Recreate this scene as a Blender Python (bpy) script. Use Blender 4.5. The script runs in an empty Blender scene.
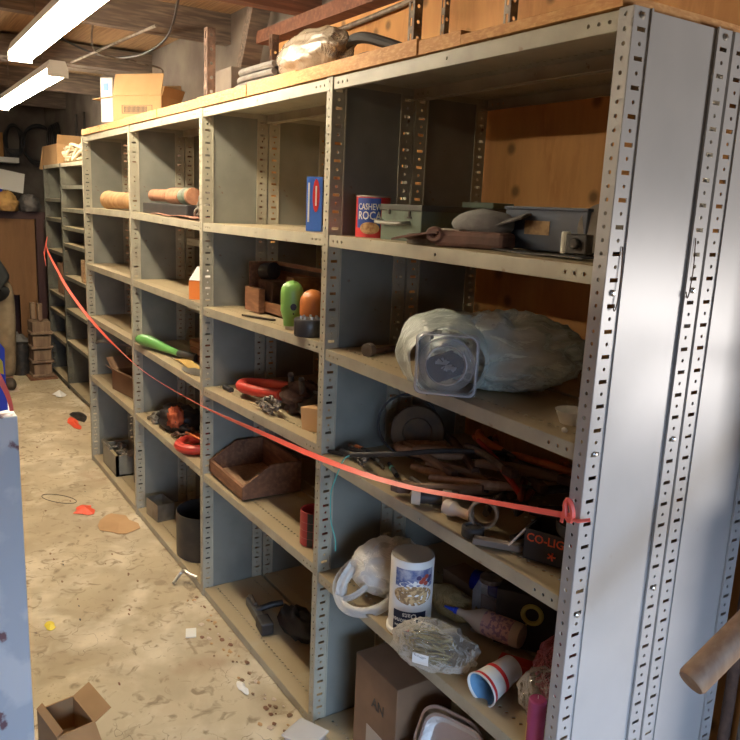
import bpy, math, random
from math import pi, sin, cos, radians as R
from mathutils import Matrix, Vector, noise
random.seed(7)
S = bpy.context.scene
COL = S.collection

# ------------------------------------------------------------------ mesh helpers
class MB:
    def __init__(s): s.v = []; s.f = []
    def add(s, vs, fs):
        o = len(s.v); s.v += [tuple(p) for p in vs]; s.f += [tuple(i+o for i in f) for f in fs]; return s
    def box(s, x0, x1, y0, y1, z0, z1, M=None):
        vs = [Vector((x, y, z)) for x in (x0, x1) for y in (y0, y1) for z in (z0, z1)]
        if M: vs = [M @ p for p in vs]
        return s.add(vs, [(0,1,3,2),(4,6,7,5),(0,4,5,1),(2,3,7,6),(0,2,6,4),(1,5,7,3)])
    def tube(s, pts, r, n=8, cap=True):
        pts = [Vector(p) for p in pts]; m = len(pts)
        rs = r if isinstance(r, (list, tuple)) else [r]*m
        t0 = (pts[1]-pts[0]).normalized(); up = Vector((0,0,1)) if abs(t0.z) < .9 else Vector((1,0,0))
        a = t0.cross(up).normalized(); vs = []
        for i, p in enumerate(pts):
            t = (pts[min(i+1,m-1)]-pts[max(i-1,0)]).normalized()
            a = (a - t*a.dot(t)).normalized(); b = t.cross(a)
            vs += [p + (a*cos(2*pi*k/n)+b*sin(2*pi*k/n))*rs[i] for k in range(n)]
        fs = [(i*n+k, i*n+(k+1)%n, (i+1)*n+(k+1)%n, (i+1)*n+k) for i in range(m-1) for k in range(n)]
        if cap: fs += [tuple(reversed(range(n))), tuple(range((m-1)*n, m*n))]
        return s.add(vs, fs)
    def lathe(s, prof, n=24, M=None):
        vs = []
        for (r, z) in prof:
            vs += [Vector((r*cos(2*pi*k/n), r*sin(2*pi*k/n), z)) for k in range(n)]
        if M: vs = [M @ p for p in vs]
        m = len(prof)
        fs = [(i*n+k, i*n+(k+1)%n, (i+1)*n+(k+1)%n, (i+1)*n+k) for i in range(m-1) for k in range(n)]
        if prof[0][0] > 1e-5: fs.append(tuple(reversed(range(n))))
        if prof[-1][0] > 1e-5: fs.append(tuple(range((m-1)*n, m*n)))
        return s.add(vs, fs)
    def openlathe(s, prof, n=24, M=None):
        k0 = len(s.f); s.lathe(prof, n, M); s.f = [f for f in s.f if len(f) <= 4]; return s
    def prism(s, poly, z0, z1, M=None):
        n = len(poly); vs = [Vector((x, y, z)) for z in (z0, z1) for x, y in poly]
        if M: vs = [M @ p for p in vs]
        return s.add(vs, [tuple(reversed(range(n))), tuple(range(n, 2*n))] + [(i, (i+1)%n, n+(i+1)%n, n+i) for i in range(n)])
    def torus(s, c, rx, ry, r, M=None, n=20, k=8, sx=0):
        M = M or Matrix.Identity(4); pts = []
        for i in range(n):
            a = 2*pi*i/n; pts.append(M @ (Vector(c)+Vector((rx*cos(a)+(sx if cos(a) > 0 else -sx), ry*sin(a), 0))))
        vs = []; nz = (M.to_3x3() @ Vector((0,0,1))).normalized()
        for i, p in enumerate(pts):
            t = (pts[(i+1)%n]-pts[i-1]).normalized(); b = t.cross(nz)
            vs += [p+(b*cos(2*pi*j/k)+nz*sin(2*pi*j/k))*r for j in range(k)]
        return s.add(vs, [(i*k+j, i*k+(j+1)%k, ((i+1)%n)*k+(j+1)%k, ((i+1)%n)*k+j) for i in range(n) for j in range(k)])
    def grid(s, fn, nu, nv, wrap=False):
        vs = [fn(i/nu, j/nv) for i in range(nu+1) for j in range(nv+1)]
        return s.add(vs, [(i*(nv+1)+j, (i+1)*(nv+1)+j, (i+1)*(nv+1)+j+1, i*(nv+1)+j+1) for i in range(nu) for j in range(nv)])
    def perf(s, o, u, w, lu, lw, hole, hu=0, hw=0):
        """one cell of sheet at o spanned by u*lu, w*lw with a rect or round hole"""
        o, u, w = Vector(o), Vector(u), Vector(w); P = lambda a, b: o+u*a+w*b
        if hole == 'n': return s.add([P(0,0), P(lu,0), P(lu,lw), P(0,lw)], [(0,1,2,3)])
        cu, cw = lu/2, lw/2
        if hole == 'r':
            return s.add([P(0,0), P(lu,0), P(lu,lw), P(0,lw), P(cu-hu,cw-hw), P(cu+hu,cw-hw), P(cu+hu,cw+hw), P(cu-hu,cw+hw)],
                         [(0,1,5,4),(1,2,6,5),(2,3,7,6),(3,0,4,7)])
        out = [(0,0),(cu,0),(lu,0),(lu,cw),(lu,lw),(cu,lw),(0,lw),(0,cw)]
        inn = [(cu+hu*cos(R(225+45*k)), cw+hu*sin(R(225+45*k))) for k in range(8)]
        return s.add([P(*p) for p in out]+[P(*p) for p in inn], [(k, (k+1)%8, 8+(k+1)%8, 8+k) for k in range(8)])
    def build(s, name, mat, parent=None, loc=None, rot=None, smooth=False, bevel=0, solid=0, sub=0, ang=35, weld=False):
        me = bpy.data.meshes.new(name); me.from_pydata(s.v, [], s.f); me.update()
        if smooth:
            me.polygons.foreach_set('use_smooth', [True]*len(me.polygons)); me.set_sharp_from_angle(angle=R(ang))
        o = bpy.data.objects.new(name, me); COL.objects.link(o)
        if mat: me.materials.append(mat)
        if parent: o.parent = parent
        if loc: o.location = loc
        if rot: o.rotation_euler = rot
        if weld: m = o.modifiers.new('w', 'WELD'); m.merge_threshold = 1e-5
        if solid: m = o.modifiers.new('s', 'SOLIDIFY'); m.thickness = solid; m.offset = 0
        if bevel: m = o.modifiers.new('b', 'BEVEL'); m.width = bevel; m.segments = 2; m.limit_method = 'ANGLE'
        if sub: m = o.modifiers.new('u', 'SUBSURF'); m.levels = m.render_levels = sub
        return o
def T(x, y, z): return Matrix.Translation((x, y, z))
def RX(a): return Matrix.Rotation(R(a), 4, 'X')
def RY(a): return Matrix.Rotation(R(a), 4, 'Y')
def RZ(a): return Matrix.Rotation(R(a), 4, 'Z')
def tag(o, label, cat, group=None):
    o['label'] = label; o['category'] = cat
    if group: o['group'] = group
    return o
def thing(name, label, cat, loc=(0,0,0), rz=0, group=None):
    o = bpy.data.objects.new(name, None); COL.objects.link(o); o.location = loc; o.rotation_euler = (0,0,R(rz)); o.empty_display_size = .05
    return tag(o, label, cat, group)
def struct(o): o['kind'] = 'structure'; return o
def smoothpath(pts, k=6):
    P = [Vector(p) for p in pts]; P = [P[0]*2-P[1]]+P+[P[-1]*2-P[-2]]; out = []
    for i in range(1, len(P)-2):
        for j in range(k):
            t = j/k; a, b, c, d = P[i-1:i+3]
            out.append(.5*((2*b)+(c-a)*t+(2*a-5*b+4*c-d)*t*t+(3*b-a-3*c+d)*t**3))
    return out+[P[-2]]

# ------------------------------------------------------------------ materials
def newmat(name):
    m = bpy.data.materials.new(name); m.use_nodes = True; nt = m.node_tree
    return m, nt, nt.nodes['Principled BSDF']
def nd(nt, t, **k):
    n = nt.nodes.new(t)
    for a, b in k.items():
        if a in n.inputs: n.inputs[a].default_value = b
        else: setattr(n, a, b)
    return n
def noisefac(nt, scale, lo, hi, detail=5, sc=None, dist=0, w=0):
    tc = nd(nt, 'ShaderNodeTexCoord'); mp = nd(nt, 'ShaderNodeMapping')
    nt.links.new(tc.outputs['Object'], mp.inputs['Vector'])
    if sc: mp.inputs['Scale'].default_value = sc
    mp.inputs['Location'].default_value = (w, w*1.7, w*.6)
    n = nd(nt, 'ShaderNodeTexNoise', Scale=scale, Detail=detail, Distortion=dist)
    nt.links.new(mp.outputs[0], n.inputs['Vector'])
    r = nd(nt, 'ShaderNodeMapRange'); r.inputs[1].default_value = lo; r.inputs[2].default_value = hi
    nt.links.new(n.outputs[0], r.inputs[0]); return r.outputs[0], n.outputs[0]
def mixc(nt, fac, a, b):
    m = nd(nt, 'ShaderNodeMix', data_type='RGBA')
    if isinstance(fac, float): m.inputs[0].default_value = fac
    else: nt.links.new(fac, m.inputs[0])
    for s_, i in ((a, 6), (b, 7)):
        if isinstance(s_, tuple): m.inputs[i].default_value = (*s_[:3], 1)
        else: nt.links.new(s_, m.inputs[i])
    return m.outputs[2]
def pm(name, c, rough=.6, metal=0, c2=None, scale=8, lo=.45, hi=.65, bump=0, bscale=None, sc=None, dust=None, c3=None, s3=30, lo3=.62, hi3=.7, spec=.5, dist=0, trans=0, alpha=1, sss=0):
    m, nt, b = newmat(name)
    col = c
    if c2: f, raw = noisefac(nt, scale, lo, hi, sc=sc, dist=dist); col = mixc(nt, f, c, c2)
    if c3: f3, raw3 = noisefac(nt, s3, lo3, hi3, w=3.3); col = mixc(nt, f3, col, c3)
    if dust:
        g = nd(nt, 'ShaderNodeNewGeometry'); sx = nd(nt, 'ShaderNodeSeparateXYZ'); nt.links.new(g.outputs['Normal'], sx.inputs[0])
        r = nd(nt, 'ShaderNodeMapRange'); r.inputs[1].default_value = .75; r.inputs[2].default_value = .95; nt.links.new(sx.outputs[2], r.inputs[0])
        fd, _ = noisefac(nt, 5, .2, .5, w=9)
        mm = nd(nt, 'ShaderNodeMath', operation='MULTIPLY'); nt.links.new(r.outputs[0], mm.inputs[0]); nt.links.new(fd, mm.inputs[1])
        col = mixc(nt, mm.outputs[0], col, dust)
    if isinstance(col, tuple): b.inputs['Base Color'].default_value = (*col[:3], 1)
    else: nt.links.new(col, b.inputs['Base Color'])
    b.inputs['Roughness'].default_value = rough; b.inputs['Metallic'].default_value = metal
    b.inputs['Specular IOR Level'].default_value = spec
    b.inputs['Transmission Weight'].default_value = trans; b.inputs['Alpha'].default_value = alpha
    if sss: b.inputs['Subsurface Weight'].default_value = sss
    if bump:
        _, raw = noisefac(nt, bscale or scale*3, 0, 1, sc=sc); bp = nd(nt, 'ShaderNodeBump', Strength=bump, Distance=.01)
        nt.links.new(raw, bp.inputs['Height']); nt.links.new(bp.outputs[0], b.inputs['Normal'])
    return m
def plywood(name, a, b_, k, axis_sc=(1, 1, .12), knots=True, rough=.7):
    m, nt, b = newmat(name)
    f, raw = noisefac(nt, 4, .3, .7, sc=axis_sc, dist=2.5); col = mixc(nt, f, a, b_)
    f2, _ = noisefac(nt, 60, .45, .7, sc=axis_sc); col = mixc(nt, f2, col, k)
    if knots:
        tc = nd(nt, 'ShaderNodeTexCoord'); mp = nd(nt, 'ShaderNodeCombineXYZ'); sp = nd(nt, 'ShaderNodeSeparateXYZ'); nt.links.new(tc.outputs['Object'], sp.inputs[0]); nt.links.new(sp.outputs[0], mp.inputs[0]); nt.links.new(sp.outputs[2], mp.inputs[1]); v = nd(nt, 'ShaderNodeTexVoronoi', Scale=5.0, voronoi_dimensions='2D'); nt.links.new(mp.outputs[0], v.inputs['Vector'])
        r = nd(nt, 'ShaderNodeMapRange'); r.inputs[1].default_value = .13; r.inputs[2].default_value = .05; nt.links.new(v.outputs['Distance'], r.inputs[0])
        col = mixc(nt, r.outputs[0], col, tuple(c*.35 for c in k))
    nt.links.new(col, b.inputs['Base Color']); b.inputs['Roughness'].default_value = rough
    bp = nd(nt, 'ShaderNodeBump', Strength=.15, Distance=.01); nt.links.new(raw, bp.inputs['Height']); nt.links.new(bp.outputs[0], b.inputs['Normal'])
    return m
def film(name, c, alpha, rough=.15, trans=False, wr=18):
    """thin plastic film: transparent mixed with a glossy/diffuse surface, wrinkles as bump"""
    m, nt, b = newmat(name)
    b.inputs['Base Color'].default_value = (*c, 1); b.inputs['Roughness'].default_value = rough; b.inputs['Specular IOR Level'].default_value = .8
    f, raw = noisefac(nt, wr, .35, .75, dist=2.5)
    bp = nd(nt, 'ShaderNodeBump', Strength=.7, Distance=.02); nt.links.new(raw, bp.inputs['Height']); nt.links.new(bp.outputs[0], b.inputs['Normal'])
    fr = nd(nt, 'ShaderNodeFresnel', IOR=1.45); nt.links.new(bp.outputs[0], fr.inputs['Normal'])
    a = nd(nt, 'ShaderNodeMath', operation='MULTIPLY_ADD'); nt.links.new(fr.outputs[0], a.inputs[0]); a.inputs[1].default_value = .6; a.inputs[2].default_value = alpha; a.use_clamp = True
    nt.links.new(a.outputs[0], b.inputs['Alpha']); return m
def emis(name, c, s):
    m, nt, b = newmat(name); b.inputs['Emission Color'].default_value = (*c, 1); b.inputs['Emission Strength'].default_value = s
    b.inputs['Base Color'].default_value = (.8,.8,.8,1); return m

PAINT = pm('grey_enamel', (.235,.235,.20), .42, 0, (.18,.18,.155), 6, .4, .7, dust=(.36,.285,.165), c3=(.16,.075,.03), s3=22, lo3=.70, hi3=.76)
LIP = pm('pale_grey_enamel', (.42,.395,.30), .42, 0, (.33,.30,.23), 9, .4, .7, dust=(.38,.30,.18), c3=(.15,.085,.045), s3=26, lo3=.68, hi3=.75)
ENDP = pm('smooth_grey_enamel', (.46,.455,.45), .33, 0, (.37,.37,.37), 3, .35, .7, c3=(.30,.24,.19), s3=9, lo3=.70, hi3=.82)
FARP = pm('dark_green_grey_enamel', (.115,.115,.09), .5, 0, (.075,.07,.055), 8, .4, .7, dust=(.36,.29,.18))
PLY = plywood('orange_plywood', (.58,.30,.10), (.44,.20,.06), (.56,.28,.09), (1, 1, .22))
PLYEND = plywood('board_edge', (.66,.34,.12), (.50,.23,.07), (.72,.42,.17), (1, 1, 3), False)
OLDWOOD = plywood('weathered_roof_board', (.30,.19,.10), (.19,.12,.065), (.38,.25,.13), (.05, 2.2, 1), False, .85)
BEAM = plywood('dusty_dark_beam', (.15,.115,.095), (.09,.07,.06), (.22,.17,.13), (1, .1, 1), False, .9)
REDBEAM = plywood('red_brown_beam', (.17,.065,.035), (.10,.04,.025), (.22,.09,.05), (1, .1, 1), False, .8)
GREYWALL = pm('dusty_grey_wall', (.17,.145,.12), .9, 0, (.10,.08,.068), 4, .35, .65, bump=.2)
DKWOOD = plywood('dark_bin_wood', (.20,.085,.038), (.11,.045,.022), (.26,.12,.055), (.2, 1, 1), False, .65)
TANWOOD = plywood('worn_tan_wood', (.33,.20,.12), (.25,.145,.085), (.40,.26,.16), (1, 1, .1), False, .6)
CARD = pm('cardboard', (.50,.31,.15), .85, 0, (.42,.25,.115), 5, .4, .7, bump=.05)
CARDL = pm('light_cardboard', (.36,.215,.10), .85, 0, (.30,.175,.075), 5, .4, .7)
CARDD = pm('dull_brown_cardboard', (.23,.135,.075), .85, 0, (.17,.10,.055), 6, .4, .7)
BLACK = pm('black_rubber', (.018,.018,.02), .5, 0, (.035,.03,.028), 12)
DARK = pm('dark_steel', (.05,.048,.046), .45, .6, (.09,.075,.06), 20)
RUST = pm('rusted_iron', (.17,.10,.07), .85, .2, (.10,.06,.045), 25, .4, .6, bump=.4, bscale=60)
GREYR = pm('dull_grey_iron', (.22,.19,.16), .6, .5, (.12,.095,.075), 25, .4, .6, bump=.3, bscale=60)
STEEL = pm('bright_steel', (.62,.60,.56), .3, .9)
TIN = pm('galvanised_tin', (.30,.29,.26), .4, .7, (.2,.18,.15), 12)
RED = pm('red_paint', (.50,.04,.025), .4, 0, (.42,.03,.02), 10)
DRED = pm('worn_dark_red_paint', (.33,.075,.045), .5, 0, (.20,.055,.04), 18, .45, .6)
ORANGE = pm('orange_enamel', (.62,.20,.05), .4, 0, (.38,.12,.04), 18, .5, .65)
ORANGEC = pm('orange_handle', (.55,.14,.035), .55, 0, (.25,.07,.03), 20, .5, .65)
GREEN = pm('leaf_green_enamel', (.22,.44,.10), .35, 0, (.17,.36,.08), 6, .45, .7)
OLIVE = pm('grey_green_enamel', (.13,.17,.125), .5, 0, (.07,.08,.055), 14, .5, .65)
NAVY = pm('dark_blue_enamel', (.035,.05,.085), .5, 0, (.05,.055,.07), 9, c3=(.3,.3,.28), s3=35, lo3=.76, hi3=.79)
BRASS = pm('dull_brass', (.30,.20,.10), .5, .5, (.18,.11,.06), 40)
WHITE = pm('white_plastic', (.80,.79,.74), .4)
WHITEP = pm('white_paper', (.80,.78,.74), .7)
CREAM = pm('cream_plastic', (.55,.44,.34), .4)
BLUE = pm('blue_carton', (.05,.16,.62), .4)
DBLUE = pm('deep_blue_foil', (.015,.02,.35), .2, .6)
NAVYP = pm('navy_print', (.012,.02,.055), .5)
REDP = pm('red_print', (.62,.03,.03), .45)
ORP = pm('orange_red_print', (.75,.10,.03), .5)
YELLOW = pm('yellow_plastic', (.75,.60,.05), .5)
RIBBON = pm('fluorescent_pink_ribbon', (.98,.16,.12), .45, sss=0)
RTAPE = pm('orange_red_scrap', (.85,.10,.04), .5)
TEAL = pm('turquoise_cord', (.12,.45,.40), .6)
BAGW = film('white_carrier_bag_film', (.78,.76,.70), .72, .35, wr=12)
BAGG = film('pale_green_bag_film', (.74,.82,.76), .58, .28, wr=7)
CLEAR = film('clear_film', (.60,.58,.52), .07, .08, wr=16)
CLEARBOX = film('clear_rigid_plastic', (.75,.75,.78), .09, .10, wr=1.2)
DUSTBAG = film('dusty_grey_poly_film', (.26,.21,.16), .62, .25, wr=7)
PINK = pm('magenta_wax', (.36,.05,.15), .5, 0, (.30,.04,.12), 10)
NET = film('dark_pink_net', (.42,.10,.12), .50, .3, wr=30)
NOODLE = pm('straw_coloured_strands', (.30,.24,.10), .6, 0, (.16,.13,.06), 25)
OAT = pm('oat_flake_print', (.62,.42,.20), .7, 0, (.30,.18,.08), 90, .45, .55)
FOIL = pm('aluminium_foil', (.80,.80,.80), .38, .85, bump=.5, bscale=60)
LEATHER = pm('red_brown_leather', (.17,.08,.055), .6, 0, (.10,.05,.035), 18, bump=.2, bscale=50)
GREYCLOTH = pm('dusty_grey_canvas', (.17,.16,.15), .9, 0, (.12,.11,.105), 14, bump=.3, bscale=60)
KRAFT = pm('crumpled_kraft_paper', (.44,.25,.10), .8, 0, (.32,.17,.065), 14, .4, .6, bump=.5, bscale=30)
CLAY = pm('brown_shingle_bundle', (.25,.165,.10), .85, 0, (.15,.095,.06), 20, .4, .6, sc=(1,1,.15), bump=.4)
SKYBLUE = pm('pale_blue_cabinet_paint', (.54,.61,.69), .38, 0, (.70,.75,.80), 5, .5, .58, c3=(.22,.12,.14), s3=9, lo3=.64, hi3=.68)
BLUEP = pm('royal_blue_plastic', (.02,.06,.60), .4)
SKIN = pm('skin', (.45,.25,.17), .55)
KHAKI = pm('khaki_cotton', (.24,.19,.12), .9, 0, (.17,.13,.08), 9)
JACKET = pm('black_jacket_cloth', (.015,.017,.018), .8)
LEATHERT = pm('tan_suede', (.55,.33,.11), .85, 0, (.34,.19,.07), 10, bump=.3)
FIXT = pm('white_fixture_enamel', (.62,.60,.55), .4)
TUBE = emis('fluorescent_glow', (1, .86, .64), 80)

def concrete():
    m, nt, b = newmat('stained_concrete')
    f1, raw = noisefac(nt, 1.1, .35, .68, 8, dist=.6); c = mixc(nt, f1, (.53,.445,.30), (.38,.30,.185))
    f2, _ = noisefac(nt, 4.5, .50, .66, 9, w=2); c = mixc(nt, f2, c, (.64,.56,.41))
    f3, _ = noisefac(nt, 13, .56, .68, 7, dist=1.5, w=5); c = mixc(nt, f3, c, (.27,.205,.125))
    f6, _ = noisefac(nt, 3.2, .48, .62, 9, dist=.8, w=31); m6 = nd(nt, 'ShaderNodeMath', operation='MULTIPLY'); nt.links.new(f6, m6.inputs[0]); m6.inputs[1].default_value = .45; c = mixc(nt, m6.outputs[0], c, (.33,.26,.165))
    f4, _ = noisefac(nt, 55, .70, .75, 3, w=7); c = mixc(nt, f4, c, (.16,.11,.07))
    f5, _ = noisefac(nt, 2.2, .66, .85, 5, w=12); c = mixc(nt, f5, c, (.34,.22,.13))
    # fine dark scratches
    tc = nd(nt, 'ShaderNodeTexCoord'); ns = nd(nt, 'ShaderNodeTexNoise', Scale=3.0, Detail=4); nt.links.new(tc.outputs['Object'], ns.inputs['Vector'])
    mp = nd(nt, 'ShaderNodeVectorMath', operation='ADD'); nt.links.new(tc.outputs['Object'], mp.inputs[0]); nt.links.new(ns.outputs[1], mp.inputs[1])
    v = nd(nt, 'ShaderNodeTexVoronoi', Scale=2.3, feature='DISTANCE_TO_EDGE'); nt.links.new(mp.outputs[0], v.inputs['Vector'])
    r = nd(nt, 'ShaderNodeMapRange'); r.inputs[1].default_value = .006; r.inputs[2].default_value = .001; nt.links.new(v.outputs[0], r.inputs[0])
    mk, _ = noisefac(nt, 2.5, .5, .6, 3, w=21); mm = nd(nt, 'ShaderNodeMath', operation='MULTIPLY'); nt.links.new(r.outputs[0], mm.inputs[0]); nt.links.new(mk, mm.inputs[1])
    c = mixc(nt, mm.outputs[0], c, (.14,.10,.06))
    nt.links.new(c, b.inputs['Base Color']); b.inputs['Roughness'].default_value = .7
    bp = nd(nt, 'ShaderNodeBump', Strength=.25, Distance=.01); nt.links.new(raw, bp.inputs['Height']); nt.links.new(bp.outputs[0], b.inputs['Normal'])
    return m

# ------------------------------------------------------------------ text helper
def text(parent, s, mat, size, M, name='lettering', bend=0, ext=.0004, sx=1.0):
    cu = bpy.data.curves.new('t', 'FONT'); cu.body = s; cu.size = size; cu.align_x = 'CENTER'; cu.align_y = 'CENTER'; cu.extrude = ext; cu.resolution_u = 2
    cu.offset = size*.012
    o = bpy.data.objects.new('t', cu); COL.objects.link(o)
    dg = bpy.context.evaluated_depsgraph_get(); me = bpy.data.meshes.new_from_object(o.evaluated_get(dg)); bpy.data.objects.remove(o)
    vs = []
    for v in me.vertices:
        x, y, z = v.co; x *= sx
        if bend: p = Vector(((bend+z)*sin(x/bend), -(bend+z)*cos(x/bend), y))     # wraps onto a cylinder, facing -Y
        else: p = Vector((x, -z, y))
        vs.append(M @ p)
    fs = [tuple(p.vertices) for p in me.polygons]; bpy.data.meshes.remove(me)
    mb = MB(); mb.add(vs, fs); return mb.build(name, mat, parent)
def cpatch(r, a0, a1, z0, z1, M=None, n=16, nz=1, fn=None):
    """patch of label wrapped on a cylinder, angles in degrees measured from -Y towards +X"""
    mb = MB(); M = M or Matrix.Identity(4)
    def g(u, v):
        a = R(a0+(a1-a0)*u); z = z0+(z1-z0)*v
        return M @ Vector((r*sin(a), -r*cos(a), z))
    mb.grid(g, n, nz); return mb
def cdisc(r, ac, zc, ra, rz, M=None, rings=3, n=20):
    """ellipse wrapped on a cylinder"""
    M = M or Matrix.Identity(4); mb = MB(); vs = [M @ Vector((r*sin(R(ac)), -r*cos(R(ac)), zc))]; fs = []
    for k in range(1, rings+1):
        for i in range(n):
            t = 2*pi*i/n; a = R(ac+ra*cos(t)*k/rings); vs.append(M @ Vector((r*sin(a), -r*cos(a), zc+rz*sin(t)*k/rings)))
    for i in range(n): fs.append((0, 1+i, 1+(i+1)%n))
    for k in range(1, rings):
        for i in range(n): a, b = 1+(k-1)*n+i, 1+(k-1)*n+(i+1)%n; fs.append((a, a+n, b+n, b))
    return mb.add(vs, fs)
def blob(fn_r, sx, sy, sz, amp, fr, seed, n=28, m=40, zmin=0.0, ridged=True, c=(0,0,0)):
    """crumpled closed bag shape resting on z=zmin"""
    mb = MB(); vs = []; off = Vector((seed*3.1, seed*1.7, seed*.9))
    for i in range(n+1):
        th = pi*i/n
        for j in range(m):
            ph = 2*pi*j/m; d = Vector((sin(th)*cos(ph), sin(th)*sin(ph), cos(th)))
            nv = noise.noise(d*fr+off); n2 = noise.noise(d*fr*2.7+off*2)
            k = 1+amp*((1-abs(nv)*3) if ridged else nv*1.5)+amp*.5*n2
            if fn_r: k *= fn_r(d)
            p = Vector((d.x*sx*k+c[0], d.y*sy*k+c[1], d.z*sz*k+c[2]))
            if p.z < zmin: p.z = zmin+.001*abs(n2)
            vs.append(p)
    fs = [(i*m+j, i*m+(j+1)%m, (i+1)*m+(j+1)%m, (i+1)*m+j) for i in range(n) for j in range(m)]
    return mb.add(vs, fs)

# ================================================================== the room
W, D, H, FL, SF = 1.0906, .298, 2.21, .032, .047
WX0, WX1, WY0, WY1, CZ = -9.3, 4.4, -4.6, .66, 2.9
fl_ = struct(MB().box(WX0-.1, WX1+.1, WY0-.1, 3.2, -.1, 0).build('floor', concrete()))
struct(MB().box(WX0, WX1+.1, WY0, 3.2, CZ, CZ+.06).build('ceiling', OLDWOOD))
struct(MB().box(WX0-.1, WX0, WY0-.1, WY1+.1, 0, CZ).build('wall_far', GREYWALL))
struct(MB().box(WX0, .14, WY1, WY1+.1, 0, CZ).box(.04, .14, WY1+.1, 3.2, 0, CZ).box(.14, WX1, 3.1, 3.2, 0, CZ).build('wall_back', GREYWALL))
struct(MB().box(WX0, WX1, WY0-.1, WY0, 0, CZ).build('wall_left', GREYWALL))
# plywood sheets lining the wall behind the shelves
struct(MB().box(-2.9, .14, .64, WY1, .0, 2.64).build('wall_back_lining', PLY))
struct(MB().box(-6.5, -2.9, .645, WY1, .0, 2.3).build('wall_back_lining', DKWOOD))
struct(MB().box(-2.9, .14, .56, .655, 2.64, 2.70).build('trim_1', REDBEAM))
# doorway wall behind the photographer
dw = MB().box(WX1, WX1+.1, WY0, -2.9, 0, CZ).box(WX1, WX1+.1, .2, 3.2, 0, CZ).box(WX1, WX1+.1, -2.9, .2, 2.4, CZ)
struct(dw.build('wall_right', GREYWALL))
for i, x in enumerate((-8.1, -6.6, -5.15, -3.52, -2.42, -.9, .7, 2.2, 3.6)):
    mb = MB().box(x-.035, x+.035, WY0, WY1, 2.735 if x < -3 else 2.70, 2.90)
    o = struct(mb.build('ceiling_joist', REDBEAM if i in (4, 5) else BEAM))
struct(MB().box(-5.3, -5.0, -.6, WY1, 2.74, 2.88).build('trim_2', BEAM))

# ================================================================== shelving
NP = int(H/.0254)
def post_mesh(front, Hh, pitch=.0254, fl=FL, sf=SF):
    mb = MB(); n = int(Hh/pitch); rest = Hh-n*pitch; s = 1 if front else -1
    for k in range(n):
        z = Hh-(k+1)*pitch
        mb.perf((-fl, 0, z), (1,0,0), (0,0,1), fl, pitch, 'o', .0042)
        if k % 2: mb.perf((0, 0, z), (0,s,0), (0,0,1), sf, pitch, 'r', .0115, .0042)
        else: mb.perf((0, 0, z), (0,s,0), (0,0,1), sf, pitch, 'o', .0042)
    if rest > .002: mb.perf((-fl,0,0), (1,0,0), (0,0,1), fl, rest, 'n'); mb.perf((0,0,0), (0,s,0), (0,0,1), sf, rest, 'n')
    mb.box(.0, .004, s*sf-.0015, s*sf+.0015, 0, Hh)       # folded edge bead
    mb.box(-fl-.0008, -fl+.0008, 0 if s > 0 else -.006, .006 if s > 0 else 0, 0, Hh)
    return mb
def post_obj(front, Hh, mat):
    mb = post_mesh(front, Hh); o = mb.build('post', mat, solid=.0022); return o
POSTF, POSTB = post_obj(True, H, LIP), post_obj(False, H, LIP)
POSTE = post_obj(True, H, ENDP)
PROTO = [POSTF, POSTB, POSTE]
def cp(o, parent, loc):
    c = o.copy(); COL.objects.link(c); c.parent = parent; c.location = loc; return c
def shelf_mesh(w, d, lip=.034, holes=True):
    mb = MB(); p = .0254; y0 = 0
    if holes:
        n = int((w-.03)/p); x0 = (w-n*p)/2
        for (a, b, h) in ((0, .045, 0), (.045, .070, 1), (.070, d-.06, 0), (d-.06, d-.035, 1), (d-.035, d, 0)):
            if not h: mb.perf((0,a,0), (1,0,0), (0,1,0), w, b-a, 'n')
            else:
                for k in range(n): mb.perf((x0+k*p, a, 0), (1,0,0), (0,1,0), p, b-a, 'o', .0050)
                mb.perf((0,a,0), (1,0,0), (0,1,0), x0, b-a, 'n'); mb.perf((x0+n*p,a,0), (1,0,0), (0,1,0), w-x0-n*p, b-a, 'n')
    else: mb.perf((0,0,0), (1,0,0), (0,1,0), w, d, 'n')
    # front and rear lips with bolt holes near the ends and at the middle
    cells = [0, .012, .038, .064, .090, w/2-.013, w/2+.013, w-.116, w-.090, w-.064, w-.038, w]
    hol = [0, 1, 1, 1, 0, 1, 0, 1, 1, 1, 0]
    for yy in (0, d):
        for i in range(len(cells)-1):
            a, b = cells[i], cells[i+1]
            mb.perf((a, yy, -lip), (1,0,0), (0,0,1), b-a, lip, 'o' if hol[i] else 'n', .0042)
        t = .012 if yy == 0 else -.012
        mb.perf((0, yy, -lip), (1,0,0), (0,1,0), w, t, 'n')
    for xx in (0, w): mb.perf((xx, 0, -.02), (0,1,0), (0,0,1), d, .02, 'n')
    return mb
SHELF = shelf_mesh(W-.008, D-.006).build('shelf', LIP, solid=.0022)
PROTO.append(SHELF)
def panel_mesh(d, Hh): 
    mb = MB().box(-.004, -.002, SF-.004, d-SF+.004, .0, Hh-.002)
    return mb
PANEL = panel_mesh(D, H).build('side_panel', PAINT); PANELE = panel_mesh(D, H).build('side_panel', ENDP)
PROTO += [PANEL, PANELE]
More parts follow.
